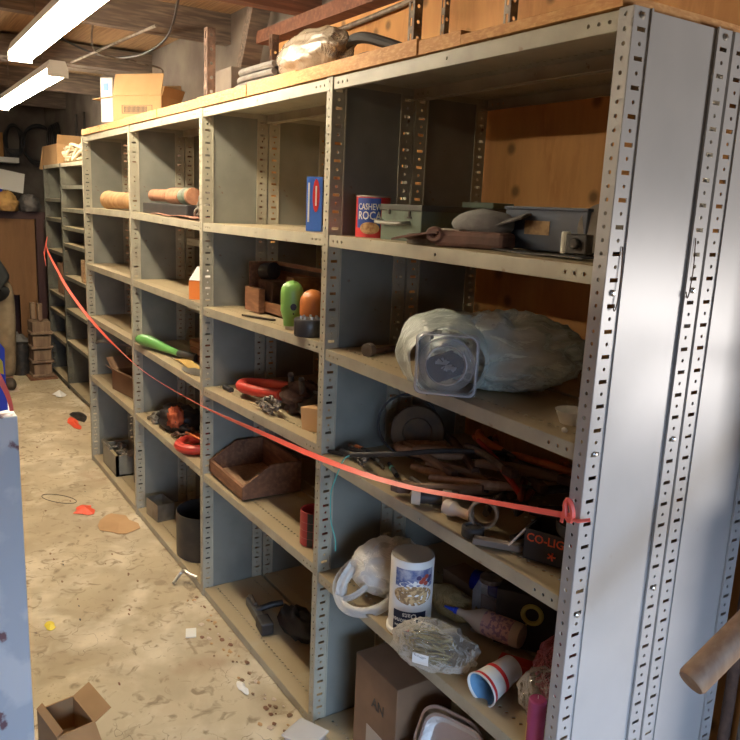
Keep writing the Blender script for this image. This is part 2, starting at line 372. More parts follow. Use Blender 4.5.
def bay(k, y0, heights, label, top=True, first=False, group=None):
    """bay k between dividers k (left) and k-1 (right); the unit owns its left divider, the first owns both"""
    xl = -k*W
    t = thing('steel_shelving_bay', label, 'shelving', (xl, y0, 0), group=group)
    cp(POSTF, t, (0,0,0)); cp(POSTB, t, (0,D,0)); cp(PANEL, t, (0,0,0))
    if first:
        cp(POSTE, t, (W,0,0)); pb = cp(POSTB, t, (W,D,0)); pb.data = pb.data.copy(); pb.data.materials[0] = ENDP; cp(PANELE, t, (W,0,0))
    for zl, zr in heights+([(H-.003, H-.003)] if top else []):
        s = cp(SHELF, t, (.004, .003, zl)); s.rotation_euler = (0, -math.atan2(zr-zl, W), 0)
    for pz in (.5, 1.0, 1.5, H-.03):
        pass
    return t
HT = {1: [(1.745,1.738),(1.386,1.373),(1.033,1.029),(.613,.611),(.04,.04)],
      2: [(1.740,1.745),(1.379,1.401),(1.018,1.058),(.611,.629),(.04,.04)],
      3: [(1.756,1.740),(1.389,1.389),(1.034,1.028),(.623,.619),(.04,.04)],
      4: [(1.755,1.756),(1.388,1.391),(1.037,1.040),(.622,.626),(.04,.04)]}
LB = {1: 'nearest grey steel shelving bay holding snack can and blue box, with a full end panel',
      2: 'second grey steel shelving bay from camera, holding wooden bin and green tank',
      3: 'third grey steel shelving bay, holding rusty pipe and black bucket',
      4: 'farthest of the tall grey shelving bays, holding brown paper roll'}
for k in (1,2,3,4):
    bay(k, 0, HT[k], LB[k], first=(k == 1))
LR = {1: 'rear grey steel shelving bay against orange plywood behind the nearest bay',
      2: 'rear grey steel shelving bay behind the bay with wooden bin',
      3: 'rear grey steel shelving bay behind the bay with rusty pipe',
      4: 'rear grey steel shelving bay behind the bay with brown paper roll'}
for k in (1,2,3,4):
    hh = [(1.742,1.742),(1.379,1.379),(1.033,1.033),(.613,.613),(.04,.04)] if k < 3 else [(1.62,1.62),(1.25,1.25),(.9,.9),(.5,.5),(.04,.04)]
    bay(k, .308, hh, LR[k], first=(k == 1))
for o in PROTO: bpy.data.objects.remove(o)
# bolts on the near end panel
end = bpy.data.objects['steel_shelving_bay']
for z in (2.195, 1.69, 1.36, 1.0, .59):
    for y in (.022, .276): MB().lathe([(.0065, 0), (.0065, .003), (.003, .006), (0, .0062)], 10, T(W+.001, y, z) @ RY(90)).build('bolt', STEEL, end, smooth=True)
# scratched S hook marks: two bent wire clips hanging in slots of the end panel
for i, (y, z) in enumerate(((.036, 1.78), (.262, 1.80))):
    w_ = MB().tube(smoothpath([(.003, y, z), (.006, y+.001, z-.06), (.006, y-.002, z-.11), (.008, y-.010, z-.125), (.006, y-.013, z-.112)]), .0012, 5)
    tag(w_.build('wire_clip', RUST), ['thin rusty wire clip hooked in front post of end panel', 'thin rusty wire clip hooked in rear post of end panel'][i], 'clip')

# far lower shelving
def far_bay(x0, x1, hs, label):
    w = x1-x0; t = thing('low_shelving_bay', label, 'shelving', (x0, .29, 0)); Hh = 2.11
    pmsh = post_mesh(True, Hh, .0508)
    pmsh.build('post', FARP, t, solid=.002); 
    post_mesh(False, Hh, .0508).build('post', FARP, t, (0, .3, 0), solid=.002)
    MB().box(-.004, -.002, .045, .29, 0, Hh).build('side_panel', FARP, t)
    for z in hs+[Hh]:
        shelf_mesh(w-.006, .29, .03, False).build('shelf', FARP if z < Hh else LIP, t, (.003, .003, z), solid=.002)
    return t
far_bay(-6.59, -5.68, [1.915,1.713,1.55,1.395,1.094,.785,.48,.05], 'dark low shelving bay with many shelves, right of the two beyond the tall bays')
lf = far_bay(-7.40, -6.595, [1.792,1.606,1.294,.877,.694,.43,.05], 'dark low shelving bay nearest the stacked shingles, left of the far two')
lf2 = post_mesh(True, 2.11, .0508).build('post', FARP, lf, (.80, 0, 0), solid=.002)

# boards laid on top of the shelving
xs = [-4.35, -3.9, -3.35, -2.78, -2.23, -1.72, -1.33, -.66, -.49, -.02]
names = ['leftmost plywood board on top, under the open cardboard box end', 'plywood board on top just right of the leftmost one',
 'plywood board on top between the open box and the rusty upright', 'plywood board on top at foot of the front rusty upright',
 'plywood board on top under the left part of the grey hoses', 'plywood board on top under the dusty plastic bag',
 'long plywood board on top under the black hose end, above nearest bay', 'narrow plywood board on top near the front corner',
 'plywood board on top nearest the end panel']
for i in range(9):
    th = [.036,.036,.038,.038,.04,.045,.040,.034,.022][i]
    o = MB().box(xs[i]+.002, xs[i+1]-.002, -.006+.003*(i % 2), .60, H+.001, H+.001+th).build('plywood_board', PLYEND, bevel=.001)
    tag(o, names[i], 'board', 'boards laid across the shelving tops')
TZ = H+.04

# uprights, hoses, bags on top
def angle_iron(x, y, z0, z1, label, mat=RUST, w=.035):
    mb = MB(); n = int((z1-z0)/.05); p = (z1-z0)/n
    for k in range(n):
        mb.perf((x, y, z0+k*p), (-1,0,0), (0,0,1), w, p, 'r', .006, .014); mb.perf((x, y, z0+k*p), (0,1,0), (0,0,1), w, p, 'o', .007)
    return tag(mb.build('slotted_upright', mat, solid=.002), label, 'upright')
angle_iron(-2.20, .03, H+.042, 2.53, 'rusty slotted angle upright at the front edge above the third bay')
angle_iron(-2.62, .52, H+.042, 2.64, 'rusty slotted angle upright standing behind the grey hoses')
angle_iron(-1.40, .50, H+.044, 2.89, 'grey slotted angle upright left of pair above nearest bay', GREYR)
angle_iron(-1.30, .56, H+.044, 2.89, 'grey slotted angle upright right of pair above nearest bay', GREYR, .02)
angle_iron(-.96, .56, H+.044, 2.89, 'grey slotted angle upright nearest the end panel corner', GREYR, .03)
tag(MB().tube([(-2.15, .12, H+.05), (-2.30, .45, 2.50)], .010, 6).build('steel_rod', RUST), 'thin rusty rod leaning behind the front rusty upright', 'rod')
# dusty timber brace and debris
tag(MB().box(-.03, .03, -.05, .05, 0, .62, T(-3.15, .56, 2.27) @ RY(28)).build('timber_brace', BEAM), 'dusty pale timber brace leaning between hoses and ceiling', 'timber')
tag(MB().box(-2.70, -2.36, .20, .36, H+.042, 2.42).build('wooden_block', GREYWALL, bevel=.004), 'dusty grey wooden block left end of the hose bundle', 'block')
for i in range(8):
    z = H+.058+.027*(i//2); y = .13+.045*(i % 2)
    pts = smoothpath([(-2.28+.03*i, y+.03, z), (-2.1, y+.01, z+.004), (-1.9, y, z), (-1.78, y+.005, z)])
    tag(MB().tube(pts, .013, 8).build('grey_hose', GREYCLOTH, smooth=True), 'dusty grey hose length in bundle left of the plastic bag', 'hose', 'grey hoses bundled on the top boards')
b = blob(lambda d: 1+.12*d.x, .25, .085, .080, .10, 1.9, 4, 36, 60, c=(0,0,.07)).build('dusty_plastic_bag', DUSTBAG, smooth=True, ang=180)
b.location = (-1.50, .14, TZ+.012); b.rotation_euler = (0, 0, R(-5)); tag(b, 'dusty grey plastic bag slumped on the boards above second bay', 'plastic bag')
hp = smoothpath([(-1.36,.14,TZ+.03), (-1.27,.13,TZ+.08), (-1.17,.14,TZ+.10), (-1.06,.18,TZ+.07), (-.95,.22,TZ+.025)])
tag(MB().tube(hp, .017, 10).build('black_hose', BLACK, smooth=True), 'upper black hose loop arching out beside the dusty bag', 'hose')
hp = smoothpath([(-1.36,.20,TZ+.03), (-1.28,.195,TZ+.05), (-1.20,.21,TZ+.055), (-1.10,.23,TZ+.035), (-1.02,.24,TZ+.022)])
tag(MB().tube(hp, .020, 10).build('black_hose', DARK, smooth=True), 'lower thicker dark hose under the arching black hose', 'hose')
tag(MB().tube(smoothpath([(-2.62,.60,2.46),(-2.62,.60,2.54),(-2.56,.61,2.585),(-2.4,.615,2.59),(-1.7,.615,2.61),(-.9,.615,2.66),(-.2,.615,2.69)]), .011, 8).build('conduit_pipe', GREYR, smooth=True), 'thin grey conduit running along the plywood above the shelves', 'conduit')
# bent clip hanging under top lip of bay 2
# open cardboard box on top, flaps up
def flap(mb, p, q, d, th=.004):
    """thin board hinged on edge p-q, extending by vector d"""
    p, q, d = Vector(p), Vector(q), Vector(d); n = (q-p).cross(d).normalized()*th
    return mb.add([p, q, q+d, p+d, p+n, q+n, q+d+n, p+d+n], [(0,1,2,3),(7,6,5,4),(0,4,5,1),(1,5,6,2),(2,6,7,3),(3,7,4,0)])
def open_box(name, label, loc, rz, w, d, h, mat, flaps, cat='cardboard box'):
    t = thing(name, label, cat, loc, rz); th = .005; mb = MB()
    mb.box(-w/2, w/2, 0, th, 0, h).box(-w/2, w/2, d-th, d, 0, h).box(-w/2, -w/2+th, th, d-th, 0, h).box(w/2-th, w/2, th, d-th, 0, h).box(-w/2, w/2, 0, d, 0, th)
    mb.build('carton', mat, t)
    E = {'f': ((-w/2,0,h), (w/2,0,h)), 'b': ((w/2,d,h), (-w/2,d,h)), 'l': ((-w/2,d,h), (-w/2,0,h)), 'r': ((w/2,0,h), (w/2,d,h))}
    for k, v in flaps: flap(MB(), *E[k], v).build('flap', mat, t)
    return t
t = open_box('open_cardboard_box', 'open tan cardboard box with raised flap standing on top of the fourth bay', (-3.50, .11, TZ), 38, .32, .20, .14, CARDL,
   [('f', (0, .03, .12)), ('l', (-.14, 0, -.015)), ('b', (0, -.01, .08)), ('r', (.02, 0, .05))])
m_ = MB().box(-.10, .10, -.0015, 0, .045, .047).box(-.10, .10, -.0015, 0, .088, .090).box(-.10, -.098, -.0015, 0, .045, .09).box(.098, .10, -.0015, 0, .045, .09)
for i in range(18): m_.box(-.085+.0085*i, -.085+.0085*i+.004, -.0015, 0, .05, .084)
m_.build('printed_barcode', DARK, t)
MB().box(-.25, -.17, .01, .015, .0, .24).build('paper_insert', pm('insert_card', (.45,.44,.42), .8), t); MB().box(-.23, -.195, .007, .0099, .17, .21).build('blue_mark', BLUE, t)

t = open_box('open_cardboard_box', 'cardboard box beside the pale rope heap, on top of low far shelving', (-7.28, .33, 2.112), 0, .72, .24, .19, CARD,
   [('l', (-.12, -.02, -.22)), ('r', (.04, 0, .08)), ('b', (0, .02, .06))])
mb = MB()
for i in range(12):
    cx = -6.50+random.uniform(-.22,.30); pts = [(cx+random.uniform(-.18,.18), .33+random.uniform(.0,.18), 2.13+random.uniform(0,.15)) for _ in range(6)]
    pass
    mb.tube(smoothpath(pts, 5), .013, 6)
tag(mb.build('coiled_rope', pm('pale_rope', (.62,.52,.36), .9), smooth=True), 'pale tangled rope heap right of the box on the low far shelving', 'rope')

# ================================================================== lights
def fixture(x0, x1, y, z, label):
    t = thing('fluorescent_fixture', label, 'ceiling light', ((x0+x1)/2, y, z)); L = (x1-x0)/2
    MB().prism([(-.062,.024),(.062,.024),(.045,.075),(-.045,.075)], -L, L, Matrix(((0,0,1,0),(1,0,0,0),(0,1,0,0),(0,0,0,1)))).build('housing', FIXT, t)
    for s in (-1, 1):
        MB().tube([(-L+.02, s*.034, 0), (L-.02, s*.034, 0)], .017, 10).build('tube', TUBE, t, smooth=True)
    for e in (-1, 1): MB().box(e*L-.008, e*L+.008, -.060, .060, -.02, .03).build('lamp_holder', FIXT, t)
    for e in (-.6, .6): MB().tube([(e*L, 0, .074), (e*L, 0, CZ-z)], .004, 5).build('hanger', GREYR, t)
fixture(-3.75, -1.31, -.445, 2.545, 'nearer twin-tube fluorescent light hanging at upper left')
fixture(-6.62, -4.18, -.17, 2.55, 'farther twin-tube fluorescent light, lower at the left edge')
fixture(-6.6, -4.16, -3.0, 2.62, 'twin-tube fluorescent light hanging over the left side bench')
fixture(-2.3, .14, -3.0, 2.62, 'twin-tube fluorescent light hanging left behind the photographer')
tag(MB().tube(smoothpath([(-4.6,-.20,2.89),(-4.3,.05,2.72),(-3.9,.20,2.66),(-3.4,.25,2.70),(-3.0,.2,2.88)]), .007, 6).build('ceiling_cable', BLACK, smooth=True), 'black cable drooping below the dark beams', 'cable')
tag(MB().tube([(-4.6,.0,2.69),(-3.1,.10,2.69)], .008, 6).build('thin_conduit', GREYR), 'thin pale conduit crossing under the dark beams beside the lights', 'conduit')
tag(MB().tube(smoothpath([(-4.05,.02,2.90),(-4.05,.02,2.69),(-4.05,.25,2.66),(-4.05,.42,2.64),(-4.05,.43,2.60)]), .006, 6).build('pull_rod', GREYR), 'short bent rod hanging under the ceiling left of the hose bundle', 'rod')

# unseen cupboards added on the left to block low light from the left lamps
for i, (x0, x1) in enumerate(((-7.9,-5.8),(-5.75,-3.7),(-3.65,-1.65),(-1.6,.4))):
    t = thing('light_block_cupboard', 'unseen dark cupboard added left of the aisle to block low light, ' + ['farthest of four','second farthest of four','second nearest of four','nearest of four'][i], 'cupboard', (x0, -2.2, 0))
    MB().box(0, x1-x0, 0, .5, 0, 2.22).build('carcass', DKWOOD, t, bevel=.004)
    for s in (0, 1): MB().box(.01+s*(x1-x0)/2, (x1-x0)/2*(1+s)-.01, .5, .52, .06, 2.18).build('door', DKWOOD, t, bevel=.002)
# ================================================================== far end of the room
t = thing('storage_cabinet', 'tall dark framed cabinet with plywood door at the far end', 'cabinet', (-8.0, -.83, 0))
mb = MB().box(-.5, 0, 0, 1.22, 1.56, 1.64).box(-.05, 0, 1.12, 1.20, 0, 1.56).box(-.05, 0, 0, .06, 0, 1.56).box(-.5, -.45, 0, 1.2, 0, 1.56)
mb.build('frame', pm('dark_red_brown_frame', (.06,.022,.018), .5), t)
MB().box(-.03, -.01, .93, 1.11, .15, 1.56).box(-.03, -.01, .60, .93, .75, 1.56).build('plywood_door', plywood('brown_door_ply', (.27,.135,.05), (.19,.09,.035), (.24,.12,.045), (1,1,.2), False), t)
MB().box(-.44, -.02, .06, 1.12, .02, .10).build('plinth', DARK, t)
for i, (y, z, s_, m_) in enumerate(((.0,1.641,.11,LEATHERT), (-.48,1.641,.15,LEATHERT), (.24,1.641,.10,GREYCLOTH), (-.24,1.641,.11,KRAFT))):
    b = blob(None, .18, s_, .12-.01*i, .22, 2.2, i+11, 14, 22, c=(0,0,.07)); o = b.build('leather_rag', m_, loc=(-7.95-.05*i, y, z), smooth=True, ang=180)
    tag(o, ['tan suede rag on the cabinet, nearest the low shelving', 'yellow tan suede rag on the cabinet, left in the heap', 'dark grey cloth in the rag heap on the far cabinet, at right', 'brown crumpled paper lying in the rag heap on cabinet'][i], 'rag')
tag(MB().box(-.10,.12,-.5,.13,0,.010, T(-8.3,.11,1.96) @ RX(-10) @ RY(72)).build('white_board', WHITE), 'white tilted board above the rag heap at far end', 'board')
tag(MB().box(-9.28,-8.95,-1.0,.30,2.17,2.23).build('white_shelf', WHITE), 'white wall shelf under the hanging hose coils', 'shelf')
tag(MB().box(-9.29,-9.27,-1.2,.18,2.2,2.52).build('plywood_sheet', PLY), 'orange plywood sheet on the far wall behind first hose coil', 'plywood')
tag(blob(None,.05,.08,.16,.1,2,31,12,16,c=(0,0,.15)).build('blue_bundle', BLUEP, loc=(-8.35,-.02,1.64), smooth=True), 'blue plastic bundle beside the sloping white board', 'bundle')
for i, (y, z, ry, rz) in enumerate(((.29,2.42,.075,.20), (.57,2.40,.17,.24), (.86,2.40,.15,.20))):
    if y > .62: y = .50+.0
    mb = MB()
    for q in range(4): mb.torus((0,0,0), ry+.012*q, rz-.012*q, .013, T(-9.24+.02*q, y, z+.01*(q % 2)) @ RY(90) @ RZ(90), 26, 6)
    if i == 2: continue
    tag(mb.build('hose_coil', BLACK, smooth=True), ['narrow black hose coil hanging leftmost on the far wall', 'wide black hose coil hanging second on the far wall'][i], 'hose coil')
mb = MB()
for q in range(4): mb.torus((0,0,0), .15+.012*q, .20-.012*q, .013, T(-8.5, .640-.022*q, 2.42) @ RX(90), 26, 6)
tag(mb.build('hose_coil', BLACK, smooth=True), 'black hose coil hung behind the rope box', 'hose coil')
tag(MB().box(-9.27,-9.2,.20,.34,2.24,2.34).build('control_box', DARK), 'small dark box below the leftmost hose coil', 'box')
for i, y in enumerate((.615,.625)):
    tag(MB().tube([(-7.3+.3*i, y-.02, 2.32),(-7.3+.3*i, y-.02, 2.62)], .012, 6).build('hanging_iron', DARK), ['left of two thin iron bars hung above far shelving','right of two thin iron bars hung above far shelving'][i], 'bar')
# shingle stack: four bundles
for i in range(4):
    z = .015+.145*i; mb = MB()
    mb.prism([(-.085,-.10),(.085,-.10),(.10,.10),(-.10,.10)], 0, .13, T(-7.22, .155, z) @ RZ(90))
    mb.prism([(-.11,-.105),(.11,-.105),(.11,.105),(-.11,.105)], .0, .03, T(-7.22, .155, z))
    o = mb.build('shingle_bundle', CLAY, bevel=.006)
    tag(o, 'brown shingle bundle, %s of the stack of four' % ['bottom', 'second from bottom', 'third from bottom', 'top'][i], 'bundle', 'shingle bundles stacked at the far end')
tag(MB().box(-7.38,-7.05,.02,.28,0,.015).build('wood_pallet_board', DKWOOD), 'thin dark board on the floor under the shingle stack', 'board')
for i in range(2):
    tag(MB().box(-7.30+.1*i,-7.23+.1*i,.08+.05*i,.12+.05*i,.593,.76).build('wood_offcut', CLAY), ['left upright wood offcut on the shingle stack','right upright wood offcut on the shingle stack'][i], 'offcut')
def can(name, label, cat, loc, r, h, mat, rim=True, n=24, inner=None):
    o = MB().lathe([(r*.97,0),(r,.004),(r,h),(r-.003,h),(r-.004,.01),(0,.01)], n).build(name, mat, loc=loc, smooth=True); return tag(o, label, cat)
can('metal_pail', 'dark ribbed metal pail on floor left of shingle stack', 'pail', (-7.42,.00,0), .095, .32, DARK)
can('metal_pail', 'grey bucket standing behind the feet of the person', 'pail', (-7.6,-.32,0), .13, .30, GREYR)
o = blob(None,.22,.16,.2,.3,2.5,8,14,20,c=(0,0,.14)).build('rag_heap', GREYCLOTH, loc=(-7.65,-.12,.30), smooth=True, ang=180); 
o.location.z = 0; o.location.x = -7.75; o.location.y = -.02
tag(o, 'heap of grey and tan rags on the floor before the cabinet', 'rags')
tag(MB().box(-.12,.12,-.08,.08,0,.30,T(-6.95,.40,0)).build('leaning_carton', CARDD, loc=(0,0,.882-.0)), 'brown carton end resting on a middle shelf of the leftmost far bay', 'carton')
tag(MB().box(-5.93,-5.83,.30,.45,1.098,1.29).build('wooden_block', OLDWOOD), 'upright wooden block on the right low shelving bay', 'block')
tag(MB().box(-.13,.13,-.10,.10,0,.004,T(-5.98,.42,.60) @ RX(52) @ RY(-18)).build('glass_sheet', TIN), 'pale flat sheet leaning in the right low shelving bay', 'sheet')

# ------------------------------------------------------------------ person bending at far left
def skin_mesh(name, mat, verts, edges, radii, parent=None, sub=2, root=0):
    me = bpy.data.meshes.new(name); me.from_pydata(verts, edges, []); o = bpy.data.objects.new(name, me); COL.objects.link(o)
    me.materials.append(mat)
    m = o.modifiers.new('skin', 'SKIN'); m.use_smooth_shade = True
    for i, sv in enumerate(me.skin_vertices[0].data):
        r = radii[i]; sv.radius = r if isinstance(r, tuple) else (r, r); sv.use_root = (i == root)
    s = o.modifiers.new('sub', 'SUBSURF'); s.levels = s.render_levels = sub
    if parent: o.parent = parent
    return o
px, py = -6.85, -.30
V = [(0,0,.97),(0,-.06,1.12),(0,-.20,1.30),(0,-.33,1.42),(0,-.42,1.49),(0,-.50,1.56),(0,-.56,1.63),      # pelvis..head 0-6
     (0,.095,.90),(.03,.10,.50),(-.02,.10,.09),(.10,.10,.035),                                      # leg R 7-10
     (0,-.095,.90),(.04,-.11,.50),(-.02,-.12,.09),(.10,-.12,.035),                                   # leg L 11-14
     (.16,-.36,1.36),(.26,-.44,1.10),(.30,-.62,.98),(.31,-.70,.965),                             # arm 15-18
     (-.16,-.36,1.36),(-.24,-.50,1.10),(-.26,-.72,.98),(-.26,-.80,.965)]
E_ = [(0,1),(1,2),(2,3),(3,4),(4,5),(5,6),(0,7),(7,8),(8,9),(9,10),(0,11),(11,12),(12,13),(13,14),(3,15),(15,16),(16,17),(17,18),(3,19),(19,20),(20,21),(21,22)]
Rr = [.13,.125,.15,.12,.055,.085,.085,.088,.058,.042,.035,.088,.058,.042,.035,.055,.042,.030,.022,.055,.042,.030,.022]
per = skin_mesh('person', SKIN, V, E_, Rr); per.location = (px, py, 0)
tag(per, 'person in black jacket and khaki trousers bending away at far left', 'person')
def off(idx, k): return [Rr[i]*k for i in idx]
tr = skin_mesh('trousers', KHAKI, [V[i] for i in (0,7,8,9,11,12,13)]+[(0,-.03,1.06)], [(0,1),(1,2),(2,3),(0,4),(4,5),(5,6),(0,7)], [.15,.105,.085,.07,.105,.085,.07,.14], per)
jk = skin_mesh('jacket', JACKET, [(0,.05,1.02),(0,.02,1.16),V[2],V[3],V[15],V[16],V[17],V[19],V[20],V[21],(0,.05,.93)], [(10,1),(1,2),(2,3),(3,4),(4,5),(5,6),(3,7),(7,8),(8,9),(0,10)], [.21,.20,.19,.14,.07,.058,.045,.07,.058,.045,.20], per, root=1)
for s, i in ((.10, 0), (-.12, 1)):
    b = MB().add([],[]); b = blob(None, .14, .055, .06, 0, 1, 1, 10, 16, c=(.05, s, .045)); b.build('boot', pm('brown_boot_leather', (.06,.045,.035), .7), per, smooth=True)
b = blob(None, .092, .10, .11, .03, 3, 3, 12, 18, zmin=-9, c=(0,-.575,1.66)); b.build('hair', DARK, per, smooth=True)
mb = MB()
for sgn, base in ((1, V[18]), (-1, V[22])):
    for k in range(5):
        a = (k-2)*.018; L = [.045,.075,.08,.075,.06][k]; bx = Vector(base)
        mb.tube([bx+Vector((a*.8,-.01,-.005)), bx+Vector((a*1.1,-.05-L*.3,-.015)), bx+Vector((a*1.2,-.05-L*.7,-.045))], [.010,.009,.007], 6)
mb.build('fingers', SKIN, per, smooth=True)
tag(MB().box(-.2,.2,-.6,0,0,.60).box(-.22,.22,-.62,.02,.60,.63).build('low_stand', DARK, loc=(-6.85,-1.02,0)), 'low dark stand in front of the bending person', 'stand')
tag(MB().box(0,.12,-.16,.0,0,.16).build('grey_case', GREYR, loc=(-6.2,-.20,1.30)), 'grey case on left bench before the person', 'case') if False else None

# ================================================================== items: nearest bay, top shelf
A = 1.743
YC = 57.2-90   # yaw that faces the camera for things left of frame centre
t = thing('snack_can', 'red and blue cashew snack can with metal rim on the nearest bay', 'can', (-.995, .100, A), 45)
MB().lathe([(.050,0),(.052,.002),(.052,.123),(.050,.125),(.047,.122),(0,.121)], 32).build('can_body', REDP, t, smooth=True)
MB().lathe([(.0525,.121),(.0535,.123),(.0525,.126),(.049,.126)], 32).build('metal_rim', STEEL, t, smooth=True)
mb = cpatch(.0526, -48, 38, .030, .118, nz=3); 
mb.v = [(x, y, z) if z > .035 else (x, y, z) for x, y, z in mb.v]
blb = mb.build('blue_label', pm('can_blue', (.03,.08,.36), .4), t)
cdisc(.0531, 2, .030, 34, .018).build('nut_picture', pm('nut_tan', (.62,.38,.16), .5, 0, (.35,.15,.06), 60), blb)
text(blb, 'CASHEW', WHITE, .026, T(0,0,.092), bend=.0534, sx=.72); text(blb, 'ROCA', WHITE, .034, T(0,0,.066), bend=.0534, sx=.8)

t = thing('metal_case', 'grey green metal case with end handle beside the snack can', 'case', (-.825, .085, A), 8)
MB().box(-.085,.085,0,.40,0,.100).build('case_body', OLIVE, t, bevel=.003)
MB().box(-.088,.088,-.003,.402,.086,.103).build('lid', pm('case_lid_dark', (.075,.075,.06), .6), t, bevel=.002)
MB().tube(smoothpath([(-.075,-.002,.055),(-.075,-.028,.052),(-.02,-.034,.050),(.03,-.030,.050),(.04,-.002,.052)]), .006, 8).build('handle', TIN, t, smooth=True)
MB().box(-.05,-.044,-.004,0,.075,.088).box(.035,.041,-.004,0,.068,.085).box(.03,.046,-.004,0,.065,.070).build('latch', DARK, t)
t = thing('small_tin', 'small dull green tin at the back behind the leather pouch', 'tin', (-.93, .50, A), 10)
MB().box(-.06,.06,-.05,.05,0,.115).build('tin_body', OLIVE, t, bevel=.004); MB().box(-.064,.064,-.054,.054,.105,.122).build('lid', OLIVE, t, bevel=.002)
tag(MB().prism([(0,0),(.19,0),(.19,.045),(.115,.045),(.115,.026),(0,.026)], -.014, .014, RX(90)).build('stepped_bracket', GREYR, loc=(-.73,.055,A+.001), rot=(0,0,R(9)), bevel=.001), 'grey stepped metal bracket lying left of the leather pouch', 'bracket')
t = thing('leather_pouch', 'red brown leather pouch with flap under the grey hat', 'pouch', (-.525, .10, A), 28)
MB().box(-.09,.10,-.04,.06,0,.042).build('pouch_body', LEATHER, t, bevel=.012)
MB().grid(lambda u, v: (-.20+.13*u, -.06+.10*v, .012+.02*u+.006*sin(v*3+u*2)), 6, 6).build('flap', LEATHER, t, solid=.005)
MB().torus((0,0,0), .017, .013, .008, T(-.085,-.042,.030) @ RX(90), 16, 6).build('rolled_end', LEATHER, t, smooth=True)
b = blob(lambda d: 1+.25*max(0, -d.x), .078, .052, .040, .07, 1.5, 5, 16, 26, zmin=-.02, ridged=False); t = thing('canvas_hat', 'dusty grey canvas hat heaped over the leather pouch', 'hat', (-.545,.165,A+.058), 15)
b.build('crown', GREYCLOTH, t, smooth=True, ang=180)
MB().grid(lambda u, v: (.05+.075*u, -.04+.08*v, .0+.022*u+.012*sin(pi*v)), 6, 8).build('brim', GREYCLOTH, t, solid=.004)
t = thing('blue_metal_box', 'dark blue metal box with brass plate near right end of top shelf', 'box', (-.515, .20, A+.004), 4)
MB().box(0,.26,0,.17,0,.102).build('box_body', NAVY, t, bevel=.003)
MB().box(-.003,.263,-.003,.173,.098,.106).build('lid', NAVY, t, bevel=.002)
MB().box(.070,.150,-.0015,0,.038,.072).build('brass_plate', BRASS, t)
text(t, 'TUBE BORE', DARK, .011, T(.147,-.0018,.063), sx=.9) if False else None
tag(MB().lathe([(.0105,0),(.0105,.047),(.008,.049),(0,.049)], 14).build('white_battery', pm('dusty_white', (.52,.50,.42), .6), loc=(-.252,.150,A+.007), smooth=True), 'small white cylinder standing before the blue box', 'cylinder')
tag(MB().lathe([(.012,0),(.060,0),(.060,.008),(.012,.008)], 36, T(-.235,.255,A+.064) @ RZ(42) @ RX(82)).build('grinding_disc', pm('abrasive_grey', (.34,.31,.27), .9, 0, (.26,.22,.18), 20), smooth=True), 'round grey grinding disc leaning at right end of top shelf', 'disc')
tag(MB().box(-.025,.025,-.02,.02,0,.045).lathe([(.012,0),(.012,.02),(0,.02)], 12, T(0,-.02,.024) @ RX(90)).build('small_motor', DARK, loc=(-.215,.155,A+.007), rot=(0,0,R(20)), bevel=.003), 'small dark motor between white cylinder and grinding disc', 'motor')
tag(MB().grid(lambda u, v: (-.53+.40*u, .105+.05*v-.03*u, A+.003+.002*sin(u*9)), 20, 3).build('rubber_strip', BLACK, solid=.003), 'black rubber strip lying along the shelf before the blue box', 'strip')

# ------------------------------------------------------------------ nearest bay, second shelf
B = 1.3815
t = thing('round_headed_punch', 'grey round-headed steel punch lying left of the green bag', 'punch', (-.94, .075, B+.021))
Mh = RZ(-56+90-50) @ RX(90)
mdir = Vector((-.35, .94, 0)).normalized()
MB().tube([(0,-.012,.002), Vector((0,-.012,.002))+mdir*.022], .021, 20).build('head', GREYR, t, smooth=True)
MB().tube([mdir*.02+Vector((0,0,-.004)), mdir*.17+Vector((0,0,-.008))], .009, 12).build('shaft', RUST, t, smooth=True)
t = thing('clear_container', 'square clear plastic container poking out of the green-white bag', 'container', (-.452, -.012, B+.003), 44)
s2 = .078
mb = MB()
def rr(s, r, n=5):
    out = []
    for cx, cy, a0 in ((s-r,s-r,0),(-s+r,s-r,90),(-s+r,-s+r,180),(s-r,-s+r,270)):
        out += [(cx+r*cos(R(a0+90*k/n)), cy+r*sin(R(a0+90*k/n))) for k in range(n+1)]
    return out
def loft(rings, cap0=False, cap1=False):
    mb = MB(); n = len(rings[0]); vs = [p for r_ in rings for p in r_]
    fs = [(i*n+k, i*n+(k+1)%n, (i+1)*n+(k+1)%n, (i+1)*n+k) for i in range(len(rings)-1) for k in range(n)]
    if cap0: fs.append(tuple(reversed(range(n))))
    if cap1: fs.append(tuple(range((len(rings)-1)*n, len(rings)*n)))
    return mb.add(vs, fs)
ring = lambda s, y, r=.018: [(x, y, z+s2) for x, z in rr(s, r)]
loft([ring(.064,.13), ring(.070,.0), ring(.078,-.002), ring(.078,-.014), ring(.072,-.018)], True, False).build('container_body', CLEARBOX, t, solid=.0012, smooth=True)
mb = loft([ring(.072,-.018), ring(.070,-.014,.018)])
prof = [(.0,-.014),(.045,-.014),(.049,-.018),(.052,-.014),(.070,-.014)]
mb.openlathe([(a, b) for a, b in prof], 40, T(0,0,s2) @ RX(90) @ Matrix.Scale(-1,4,(0,0,1)))
mb.build('embossed_base', CLEARBOX, t, smooth=True, solid=.001)
MB().tube([(-.03,.02,s2-.02),(.02,.10,s2-.01)], .035, 14).build('dark_contents', pm('dim_contents', (.06,.05,.05), .5), t, smooth=True)
b = blob(lambda d: 1+.10*d.z*d.x, .190, .112, .098, .13, 2.9, 9, 48, 76, zmin=.0, c=(.0,.0,.098)).build('green_white_bag', BAGG, loc=(-.42,.175,B+.002), rot=(0,0,R(28)), smooth=True, ang=180)
b.location = (-.455,.180,B+.002)
tag(b, 'translucent pale green carrier bag bulging on the second shelf of nearest bay', 'carrier bag')
